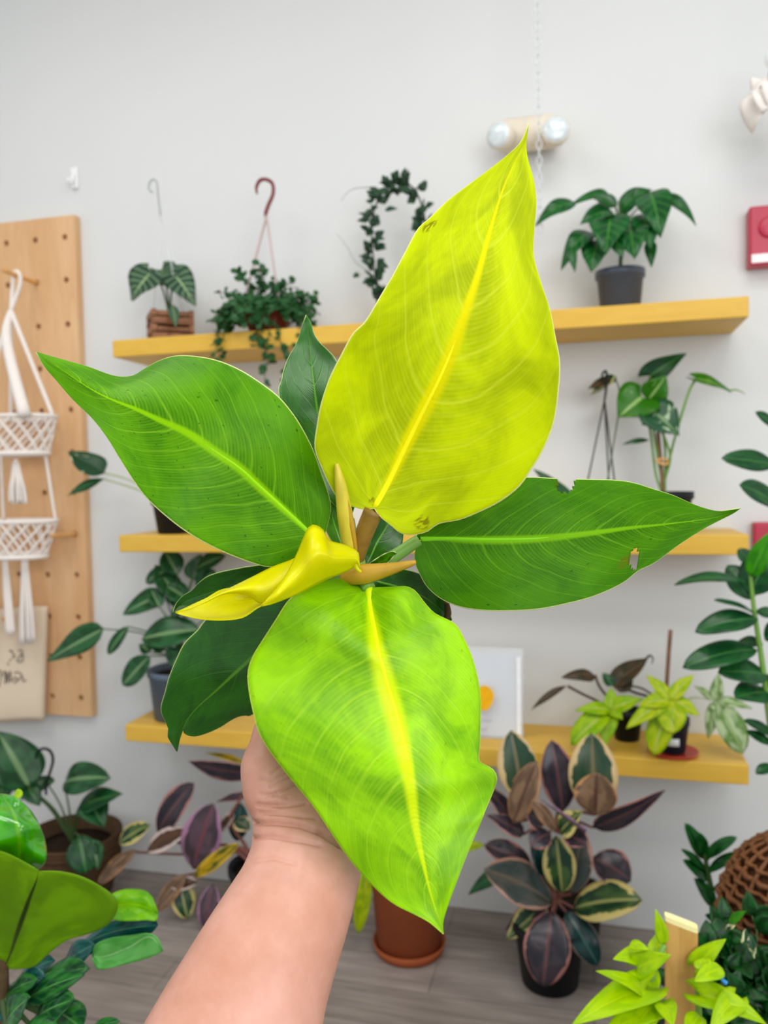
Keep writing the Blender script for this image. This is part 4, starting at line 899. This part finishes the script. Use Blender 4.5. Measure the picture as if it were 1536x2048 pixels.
for b, e, w in (((1446,1850),(1410,1830),20),((1444,1840),(1424,1812),14)): lv(t, W, (*b, Yz), (*e, Yz-.01), w, 'pstemleaf' if 'pstemleaf' in M_ else 'zz', 'ell')

Yb = 1.30; pf = Vector((W(1480,1900,Yb).x, Yb, 0)); 
t = thing('bushy_plant', pf, 'dense dark green bushy plant in the lower right corner behind the lime-leaved plant', 'potted plant')
pot_mesh(t, pf, .095, .08, .3, M_['slate'])
tubeo(t, 'stem', [pf+Vector((0,0,.27)), W(1500,2090,Yb), W(1512,1985,Yb)], [.012,.01,.006], M_['bark'])
random.seed(12); mb = MB(); ms = MB(); c0 = W(1512,1962,Yb)
for i in range(90):
    a = random.uniform(0, 2*PI); el = random.uniform(-.6, 1.3); d = Vector((math.cos(a)*math.cos(el), math.sin(a)*math.cos(el)*.8, math.sin(el)))
    tiny_branch(c0 + Vector((0, 0, -.06)) , d, random.randint(4, 7), .021, .04, .038, mb, ms, shape='ovate')
mb.build('foliage', M_['bush'], t, solid=.001, recalc=False); ms.build('stems', M_['dstem'], t)
for b, e, w in (((1492,1858),(1488,1900),14),((1500,1868),(1508,1918),17),((1452,1862),(1470,1850),14)): lv(t, W, (*b, Yb-.15), (*e, Yb-.16), w, 'whitegreen', 'ell')
lv(t, W, (1460,1850,Yb-.1), (1492,1822,Yb-.12), 22, 'rubbery', 'ovate')

Yr = 1.50; cR = W(1612, 1850, Yr); R_ = .141; base = Vector((cR.x, Yr, 0))
t = thing('wicker_basket', base, 'tall brown woven wicker basket with a domed top at the right edge', 'basket')
mb = MB(); zt = W(1600,1672,Yr).z; n = 22
prf = [(R_*.8, 0), (R_*.95, zt*.3), (R_, zt-.17), (R_*.93, zt-.10), (R_*.72, zt-.045), (R_*.4, zt-.012), (.01, zt)]
pv, _ = cat([Vector((r, 0, q)) for r, q in prf], None, 5)
def rad(zv):
    for i in range(len(pv)-1):
        if pv[i].z <= zv <= pv[i+1].z: f = (zv-pv[i].z)/max(1e-6, pv[i+1].z-pv[i].z); return pv[i].x*(1-f)+pv[i+1].x*f
    return .01
for k in range(n):
    a = 2*PI*k/n
    mb.tube([base + Vector((p.x*math.cos(a), p.x*math.sin(a), max(.004, p.z))) for p in pv[::2]], .0036, seg=6, smooth=2)
for i in range(52):
    zv = .006 + (zt-.02)*i/51; r_ = rad(zv); mb.tube([base + Vector(((r_+.004*(1 if (k+i) % 2 else -1))*math.cos(2*PI*k/44), (r_+.004*(1 if (k+i) % 2 else -1))*math.sin(2*PI*k/44), zv)) for k in range(44)], (.0040 if i % 3 else .0055), seg=5, smooth=2, close=True)
mb.build('weave', M_['rattan'], t)
mb = MB(); mb.lathe(base, [(max(.002, p.x-.006), max(.003, p.z-.006)) for p in pv], 40); mb.build('lining', M_['rdark'], t)

# lime-leaved climber on a cut wooden stake (nearest, right)
D = 1.02; s0p = P(1362, 1842, D); pf = Vector((s0p.x, s0p.y, 0))
t = thing('climbing_plant', pf, 'neon lime climbing plant on a thick cut wooden stake in the lower right corner', 'potted plant')
pot_mesh(t, pf, .11, .085, .2, M_['black'])
wS = 60*D/F_PX; mb = MB(); zt = s0p.z
SQ = lambda q, p: math.copysign(abs(math.cos(q))**p, math.cos(q))
SS = lambda q, p: math.copysign(abs(math.sin(q))**p, math.sin(q))
mb.rings([[Vector((pf.x + SQ(q,.35)*wS*.52, pf.y + SS(q,.35)*wS*.17, zz - (SQ(q,.35)*.006 if zz > .5 else 0))) for q in [2*PI*i/32 for i in range(32)]] for zz in (.19, .5, zt-.06, zt-.002)]); so = mb.build('stake', M_['stake'], t, smooth=False)
mb = MB(); mb.rings([[Vector((pf.x + SQ(q,.35)*wS*.525*k, pf.y + SS(q,.35)*wS*.175*k, zt-.0022+zz - SQ(q,.35)*.006)) for q in [2*PI*i/32 for i in range(32)]] for zz, k in ((-.003, 1), (.0035, .985))]); mb.build('cut_end', M_['stakeend'], so, smooth=False)
vine = [pf+Vector((-.03,-.03,.19)), P(1296,2200,D-.03), P(1300,2060,D-.03), P(1296,2000,D-.03), P(1312,1930,D-.03), P(1330,1890,D-.025)]
tubeo(t, 'vine', vine, [.005,.005,.0045,.004,.0035,.003], M_['gstem']); tubeo(t, 'vine', [pf+Vector((.03,-.03,.19)), P(1402,2200,D-.03), P(1398,2050,D-.03), P(1396,1960,D-.03)], .004, M_['gstem'])
for b, e, w, kw in (((1328,1888,D-.02),(1311,1818,D-.02),26,{}),((1310,1925,D-.02),(1318,1864,D),36,{}),((1285,1915,D-.03),(1226,1918,D-.05),46,{}),((1260,1888,D-.04),(1298,1900,D-.06),22,{}),((1275,1935,D-.05),(1342,1910,D-.08),50,dict(nrm=(0,-1,.9))),((1296,1950,D-.02),(1306,2010,D-.06),46,{}),
        ((1300,1998,D-.05),(1192,1942,D-.10),38,dict(bend=.15)),((1290,1978,D-.06),(1142,2052,D-.12),72,dict(bend=.15)),((1285,2030,D-.08),(1200,2080,D-.12),60,{}),((1318,2002,D-.06),(1262,2062,D-.10),62,{}),((1330,2010,D-.08),(1345,2055,D-.12),44,{}),
        ((1396,1928,D-.02),(1452,1878,D-.03),42,{}),((1444,1936,D-.04),(1388,1964,D-.06),38,{}),((1398,1918,D-.03),(1420,1950,D-.05),36,{}),((1400,1990,D-.04),(1534,2050,D-.08),56,dict(bend=.35,nrm=(0,-.7,1))),((1470,2000,D-.06),(1420,2060,D-.09),52,{}),((1400,2030,D-.05),(1370,2075,D-.08),40,{}),((1300,2090,D-.06),(1180,2150,D-.1),70,{}),((1410,2100,D-.05),(1500,2150,D-.08),70,{})):
    lv(t, P, b, e, w, 'pothos', 'heart' if w > 40 else 'ovate', None, **kw)
tubeo(t, 'tie', [P(1440,1942,D), P(1445,1950,D), P(1443,1958,D), P(1452,1966,D)], [.002,.003,.002,.0032], M_['blue'])

# fiddle fig, nearest left
D = .92; q = P(5, 1990, D); pf = Vector((q.x-.03, q.y+.02, 0))
t = thing('fig_tree', pf, 'big-leaved green fig plant in the lower left corner, nearest to the forearm', 'potted plant')
pot_mesh(t, pf, .14, .11, .26, M_['slate'])
tubeo(t, 'trunk', [pf+Vector((0,0,.24)), pf+Vector((.01,0,.5)), P(4,1990,D), P(6,1935,D), P(-10,1780,D+.02), P(-20,1650,D+.05)], [.013,.011,.008,.006,.005,.004], M_['bark'])
blade(t, [(8,1938),(24,1900),(42,1845),(58,1800),(72,1765),(78,1742)], [(-30,1935),(-90,1900),(-120,1840),(-100,1760),(-40,1706),(0,1702),(45,1722)], [(40,1938),(70,1932),(100,1905),(135,1880),(175,1868),(215,1850),(234,1822),(232,1798),(205,1775),(160,1752),(115,1742)],
      [(0,.92),(1,.86)], [(0,0),(.5,-.02),(1,0)], [(0,0),(.5,-.015),(1,0)], M_['fig2'], nt=36, ns=12, solid=.0012, rib=.0022, ribm=plain('dark_rib','34480c',.5), label='large olive green backlit leaf')
blade(t, [(30,1750),(40,1700),(36,1650),(20,1610),(0,1588)], [(-20,1745),(-60,1700),(-70,1640),(-40,1595)], [(70,1742),(90,1725),(92,1695),(82,1658),(60,1620),(30,1594)], [(0,.90),(.5,.875),(1,.93)], [(0,0),(.5,.01),(1,0)], [(0,0),(.5,.03),(1,0)], M_['fig1'], nt=36, ns=12, solid=.0012, wave=.008, label='glossy bright green leaf')
blade(t, [(215,1815),(250,1808),(285,1812),(316,1826)], [(222,1790),(250,1779),(285,1780),(305,1795)], [(222,1838),(255,1842),(290,1840),(312,1842)], [(0,.95),(1,.93)], [(0,.0),(.5,.02),(1,0)], [(0,0),(.5,-.02),(1,0)], M_['fig6'], nt=20, ns=8, solid=.0012)
blade(t, [(150,1905),(200,1872),(260,1856),(316,1850)], [(170,1880),(210,1848),(260,1836),(305,1836)], [(160,1915),(205,1900),(260,1880),(300,1868)], [(0,.96),(1,.94)], [(0,.01),(1,0)], [(0,-.01),(1,0)], M_['fig5'], nt=20, ns=8, solid=.0012)
blade(t, [(185,1915),(220,1910),(262,1892),(300,1872),(326,1902)], [(190,1890),(220,1876),(262,1870),(296,1866),(316,1876)], [(195,1938),(220,1936),(262,1926),(300,1915)], [(0,.94),(1,.92)], [(0,.005),(1,0)], [(0,-.01),(1,0)], M_['fig3'], nt=20, ns=8, solid=.0012, label='pale green leaf underside')
lv(t, P, (20,1600,.93), (44,1592,.92), 34, 'pothos', 'ell')
for b, e, w, m in (((60,1985,.95),(178,1935,.93),60,'fig4'),((20,1975,.93),(90,1955,.91),50,'fig5'),((30,2020,.92),(170,1950,.90),56,'fig4'),((10,2000,.92),(75,1960,.9),44,'fig4'),((60,2050,.90),(150,2000,.88),70,'fig4'),((100,2020,.92),(165,2060,.88),70,'fig4'),((10,2060,.9),(60,1995,.88),60,'fig4'),((-10,2010,.95),(40,2040,.9),50,'fig5'),((170,2075,.9),(240,2042,.88),26,'fig4'),
        ((120,1945,.97),(190,1890,.95),50,'fig5'),((40,1960,.96),(110,1920,.95),44,'fig5'),((20,2090,.88),(120,2060,.86),60,'fig4')):
    lv(t, P, b, e, w, m, 'obov', P(4,1990,.92), .003, 'dstem', .05, bend=.2, wave=.06)

# ---------------------------------------------------------------- on the wall
# peg board with drilled holes
Yp = YW-.034
xr = W(158,700,Yp).x; xl = xr-.78; zt = W(80,437,Yp).z; zb = W(150,1432,Yp).z
rows = [W(130,v,Yp).z for v in (474,560,649,735,820,905,985,1068,1150,1234,1314,1394)]
c1 = W(132,560,Yp).x; c2 = W(70,482,Yp).x; dx = c1-c2; cols = [c1-dx*i for i in range(6)]
pbo = thing('peg_board', Vector(((xl+xr)/2, YW-.017, zb)), 'pale plywood peg board on the wall at the left edge, with rows of holes', 'peg board')
mb = MB(); mb.box(((xl+xr)/2, YW-.017-.0005, (zt+zb)/2), xr-xl, .033, zt-zb); o = mb.build('board', M_['ply'], pbo, smooth=False)
cut = MB()
for zz in rows:
    for x in cols: cut.rings([[Vector((x+.0108*math.cos(2*PI*k/14), yy, zz+.0108*math.sin(2*PI*k/14))) for k in range(14)] for yy in (YW-.006, YW-.06)])
co_ = cut.build('cutter', None, pbo, smooth=False)
bo = o.modifiers.new('b', 'BOOLEAN'); bo.object = co_; bo.operation = 'DIFFERENCE'; bo.solver = 'EXACT'
dg = bpy.context.evaluated_depsgraph_get(); me = bpy.data.meshes.new_from_object(o.evaluated_get(dg)); o.modifiers.clear(); o.data = me; bpy.data.objects.remove(co_, do_unlink=True)
bv = o.modifiers.new('bevel', 'BEVEL'); bv.width = .004; bv.segments = 2; bv.limit_method = 'ANGLE'; bv.angle_limit = math.radians(60)
# pegs
pegs = []
for (u, v, lb, ln) in ((76,570,'upper wooden peg in the peg board, carrying the white macrame hanger',.19),(158,1072,'lower wooden peg in the peg board, beside the second macrame tier',.15),(20,1205,'wooden peg behind the top edge of the canvas bag, at the left edge',.11)):
    p = W(u, v, Yp); zz = min(rows, key=lambda q: abs(q-p.z)); xx = min(cols, key=lambda q: abs(q-p.x)); p = Vector((xx, Yp+.02, zz))
    mb = MB(); mb.tube([p, p+Vector((0,-ln*.5,0)), p+Vector((0,-ln,.004))], .0078, seg=14); o = mb.build('peg', M_['peg']); tag(o, lb, 'peg', 'pegs in the peg board'); pegs.append((p, ln))

# macrame hanger
pk, ln = pegs[0]; Ym = pk.y-.125; top = Vector((pk.x, Ym, pk.z+.012))
Ym2 = Ym + .03
t = thing('macrame_hanger', top, 'white two-tier macrame hanger with tassels, looped over a peg at the left edge', 'macrame hanger')
def Q(u, v): return W(u, v, Ym)
mb = MB(); k1 = Q(22, 622)
mb.tube([k1, Vector((pk.x-.013, Ym-.004, pk.z-.03)), Vector((pk.x-.012, Ym, pk.z+.004)), Vector((pk.x, Ym, pk.z+.0145)), Vector((pk.x+.012, Ym, pk.z+.004)), Vector((pk.x+.010, Ym+.004, pk.z-.03)), k1], .0068, seg=10); mb.build('loop', M_['cord'], t)
cx1 = Q(28, 835); r1 = (Q(106,835)-Q(28,835)).length; cx2 = Q(25, 908); r2 = r1*.86; cx3 = Q(35,1042); r3 = r1*.95; cx4 = Q(28,1112); r4 = r1*.78
def ringp(c, r, a): return c + Vector((r*math.cos(a), r*math.sin(a)*.6, 0))
mb = MB()
for a in (0, 2.1, 4.2): tubeo(t, 'cord', [k1, k1.lerp(ringp(cx1, r1, a), .5), ringp(cx1, r1, a)], [.009, .0075, .0075], M_['cord'], seg=8)
tubeo(t, 'cord', [k1, k1.lerp(cx1, .3)+Vector((.004,-.03,0)), W(50,832,Ym-r1*.6)], [.010, .017, .021], M_['cord'], seg=10)
for c, r, w_ in ((cx1, r1, .0068), (cx3, r3, .0068), (cx2, r2, .009), (cx4, r4, .009)): tubeo(t, 'ring', [ringp(c, r, 2*PI*i/24) for i in range(24)], w_, M_['cord'], seg=8, smooth=2, close=True)
for (ca, ra, cb_, rb_) in ((cx1, r1, cx2, r2), (cx3, r3, cx4, r4)):
    mb = MB()
    for k in range(16):
        for sg in (1, -1):
            a0 = 2*PI*k/16; mb.tube([ringp(ca.lerp(cb_, f), ra*(1-f)+rb_*f, a0+sg*f*.8) for f in (0, .25, .5, .75, 1)], .0042, seg=6, smooth=2)
    mb.build('net', M_['cord'], t)
for a in (.3, 2.4, 4.5): tubeo(t, 'cord', [ringp(cx2, r2*.9, a), ringp(cx2, r2*.9, a).lerp(ringp(cx3, r3*.95, a), .5), ringp(cx3, r3*.95, a)], .0055, M_['cord'], seg=8)
def tassel(p, q, r0, r1_):
    mb = MB(); p = Vector(p); q = Vector(q)
    for k in range(16):
        a = 2.4*k; rr_ = math.sqrt((k+.5)/16); o0 = Vector((math.cos(a)*rr_, math.sin(a)*rr_*.7, 0))
        mb.tube([p + o0*r0*.5, p.lerp(q, .35)+o0*r0, p.lerp(q, .7)+o0*r1_*.9, q+o0*r1_+Vector((0,0,random.uniform(-.006,.006)))], .0048, seg=5, smooth=3)
    mb.tube([p+Vector((0,0,.012)), p], .007, seg=8); mb.build('tassel', M_['cord'], t)
tassel(W(32,925,Ym-.03), W(38,1005,Ym-.03), .020, .036); tassel(Q(50,1118), Q(57,1284), .018, .030); tassel(Q(10,1118), Q(22,1268), .012, .016); tassel(Q(-20,1118), Q(-25,1270), .012, .018)

# canvas bag
pk, ln = pegs[2]; Yc = pk.y-.055
TL, TR, BR, BL_ = W(-110,1222,Yc), W(94,1213,Yc), W(88,1441,Yc), W(-112,1446,Yc)
t = thing('tote_bag', (TL+TR)/2, 'beige canvas bag with faint black writing, hanging at the left edge under the macrame', 'bag')
mb = MB(); N = 20; G = []
for side in (1, -1):
    G = []
    for i in range(N+1):
        r = []
        for j in range(N+1):
            f, g = i/N, j/N; p = TL.lerp(TR, f).lerp(BL_.lerp(BR, f), g)
            pf_ = (4*f*(1-f))**.5*(min(1, 6*(1-g)))**.5; r.append(p + Vector((0, -side*(.004 + .010*pf_), .002*math.sin(f*9))))
        G.append(r)
    mb.grid(G)
mb.build('bag_body', M_['canvas'], t, solid=.002)
for dx in (.05, ):
    tubeo(t, 'strap', [TL.lerp(TR,.25), Vector((pk.x-.02, Yc, pk.z-.03)), Vector((pk.x, Yc, pk.z+.013)), Vector((pk.x+.02, Yc, pk.z-.03)), TL.lerp(TR,.75)], .006, M_['canvas'], flat=.4)
mb = MB()
def ink(pts, r=.0011):
    mb.tube([W(u, v, Yc-.0165) for u, v in pts], r, seg=6, smooth=5)
for pts in ([(36,1302),(42,1300),(45,1306),(38,1314),(34,1322),(40,1324),(46,1320)],[(40,1308),(46,1312),(44,1318)],[(18,1300),(22,1304)],[(24,1312),(28,1316)],[(18,1322),(22,1318)],[(14,1326),(18,1330)],[(22,1300),(30,1314)],
            [(-6,1352),(0,1340),(2,1352),(-2,1372),(-8,1374)],[(4,1352),(10,1342),(10,1368),(14,1344),(16,1366),(20,1342),(22,1364)],[(24,1362),(30,1354),(34,1360),(28,1366),(38,1358),(44,1352),(46,1362),(52,1360)],[(28,1346),(36,1344),(44,1350)],[(-60,1350),(-50,1340),(-46,1366),(-36,1344),(-30,1366),(-20,1345)]): ink(pts, .0015)
mb.build('writing', M_['ink'], t)

# small wall things
c = W(149, 356, YW-.006); t = thing('adhesive_hook', c, 'small white stick-on hook on the wall above the peg board', 'hook')
h_ = (W(149,336,YW)-W(149,378,YW)).length; mb = MB(); mb.box(c+Vector((0,.001,0)), .028, .008, h_); mb.build('plate', M_['white'], t, smooth=False, bevel=.003)
tubeo(t, 'hook', [c+Vector((0,-.006,.012)), c+Vector((0,-.014,-.008)), c+Vector((0,-.024,-.026)), c+Vector((0,-.034,-.020)), c+Vector((0,-.036,-.010))], [.006,.007,.007,.006,.005], M_['white'])

c = W(1058, 268, YW-.05); t = thing('emergency_light', c, 'cream wall-mounted emergency light with two round lamps, high on the wall', 'emergency light')
mb = MB(); Mr = Matrix.Rotation(0, 3, 'Y'); n = 24
mb.rings([[c + Vector((x, (.046*math.sin(a))*k + .0, .050*math.cos(a)*k)) for a in [2*PI*i/n for i in range(n)]] for x, k in ((-.088,.55),(-.083,.85),(-.07,1),(.07,1),(.083,.85),(.088,.55))]); mb.build('housing', M_['beige'], t)
for (u, v, rpx, dirv, lb) in ((996,270,27,(-.45,-1,-.12),'lamp turned left'),(1112,258,28,(.12,-1,.02),'lamp turned right')):
    e = W(u, v, YW-.135); dv = Vector(dirv).normalized(); r = rpx*dep(e)/F_PX
    mb = MB(); mb.lathe(e - dv*.052, [(r*.5, 0), (r*.85, .006), (r, .03), (r, .05), (r*.93, .052)], 32, dv); lo = mb.build('lamp', M_['beige'], t); lo['label'] = lb
    mb = MB(); mb.lathe(e - dv*.001, [(r*.92, 0), (r*.9, .003), (r*.6, .007), (r*.02, .009)], 32, dv); mb.build('lens', M_['lens'], lo)
    tubeo(lo, 'neck', [e - dv*.05, Vector((e.x + (c.x-e.x)*.35, c.y-.02, c.z))], .012, M_['beige'])

c = W(1542, 474, YW-.03); t = thing('fire_alarm_box', c, 'red fire alarm box with a white strip, high on the wall at the right edge', 'alarm box')
a_ = W(1499,474,YW-.058); b_ = W(1580,474,YW-.058); wdt = b_.x-a_.x; hgt = W(1500,416,YW-.058).z - W(1500,535,YW-.058).z
mb = MB(); mb.box(Vector(((a_.x+b_.x)/2, YW-.0295, c.z)), wdt, .057, hgt); mb.build('case', M_['red'], t, smooth=False, bevel=.006)
mb = MB(); zz = W(1510,517,YW-.06).z; mb.box(Vector(((a_.x+b_.x)/2, YW-.0585, zz)), wdt*.9, .004, .024); mb.build('strip', M_['white'], t, smooth=False, bevel=.001)
mb = MB(); mb.lathe(Vector((a_.x+wdt*.5, YW-.058, c.z+.02)), [(.03, 0), (.03, .003), (.024, .006), (.004, .006)], 28, (0,-1,0)); mb.build('sounder', M_['red'], t)
c = W(1538, 1082, YW-.02); mb = MB(); a_ = W(1508,1070,YW-.04); mb.box(Vector((a_.x+.06, YW-.0205, c.z)), .12, .04, .11); o = mb.build('wall_box', M_['red'], smooth=False, bevel=.005); tag(o, 'dark red box on the wall just right of the middle shelf, behind the rubber tree', 'alarm box')

# hanging chain from the ceiling
Yk = 2.36; tpx = W(1075, 0, Yk); x0 = tpx.x; zb_ = W(1079, 448, Yk).z; pitch = .0235
t = thing('chain', Vector((x0, Yk, 3.5)), 'clear plastic link chain hanging straight down in front of the emergency light', 'chain')
n = int((3.5-zb_)/pitch); mb = MB()
for i in range(n+1):
    c = Vector((x0, Yk, 3.5-.012-pitch*i)); tw = i % 2; q = []
    for k in range(12):
        a = 2*PI*k/12; xx, zz = .0078*math.cos(a), .0155*math.sin(a); q.append(c + (Vector((xx, 0, zz)) if not tw else Vector((0, xx, zz))))
    mb.tube(q, .0024, seg=6, smooth=1, close=True)
mb.build('links', M_['clear'], t)
# white hanging ornament, right edge
c = W(1552, 185, 2.36); t = thing('paper_ornament', c, 'crumpled off-white hanging ornament cut by the right frame edge near the top', 'ornament')
mb = MB(); random.seed(3)
for i in range(11):
    a = 2*PI*i/11; b = c + Vector((0, 0, .03)); e = c + Vector((.058*math.cos(a), .058*math.sin(a), -.05+.05*math.sin(i*2.3))); leaf_into(mb, b, e, .085, 'ell', nrm=(0,-.6,1), bend=.5, wave=.12, nt=8, ns=6)
mb.build('petals', M_['cord'], t, solid=.001)
mb = MB(); mb.ball(W(1552,116,2.36), .028); mb.build('bead', M_['white'], t)
tubeo(t, 'string', [c, W(1552,116,2.36), Vector((c.x, c.y, 3.5))], .0015, M_['cord'], smooth=1)

scene.view_settings.view_transform = 'Standard'; scene.view_settings.look = 'None'; scene.view_settings.gamma = 1.0; scene.view_settings.use_curve_mapping = False
scene.view_settings.exposure = 0.15
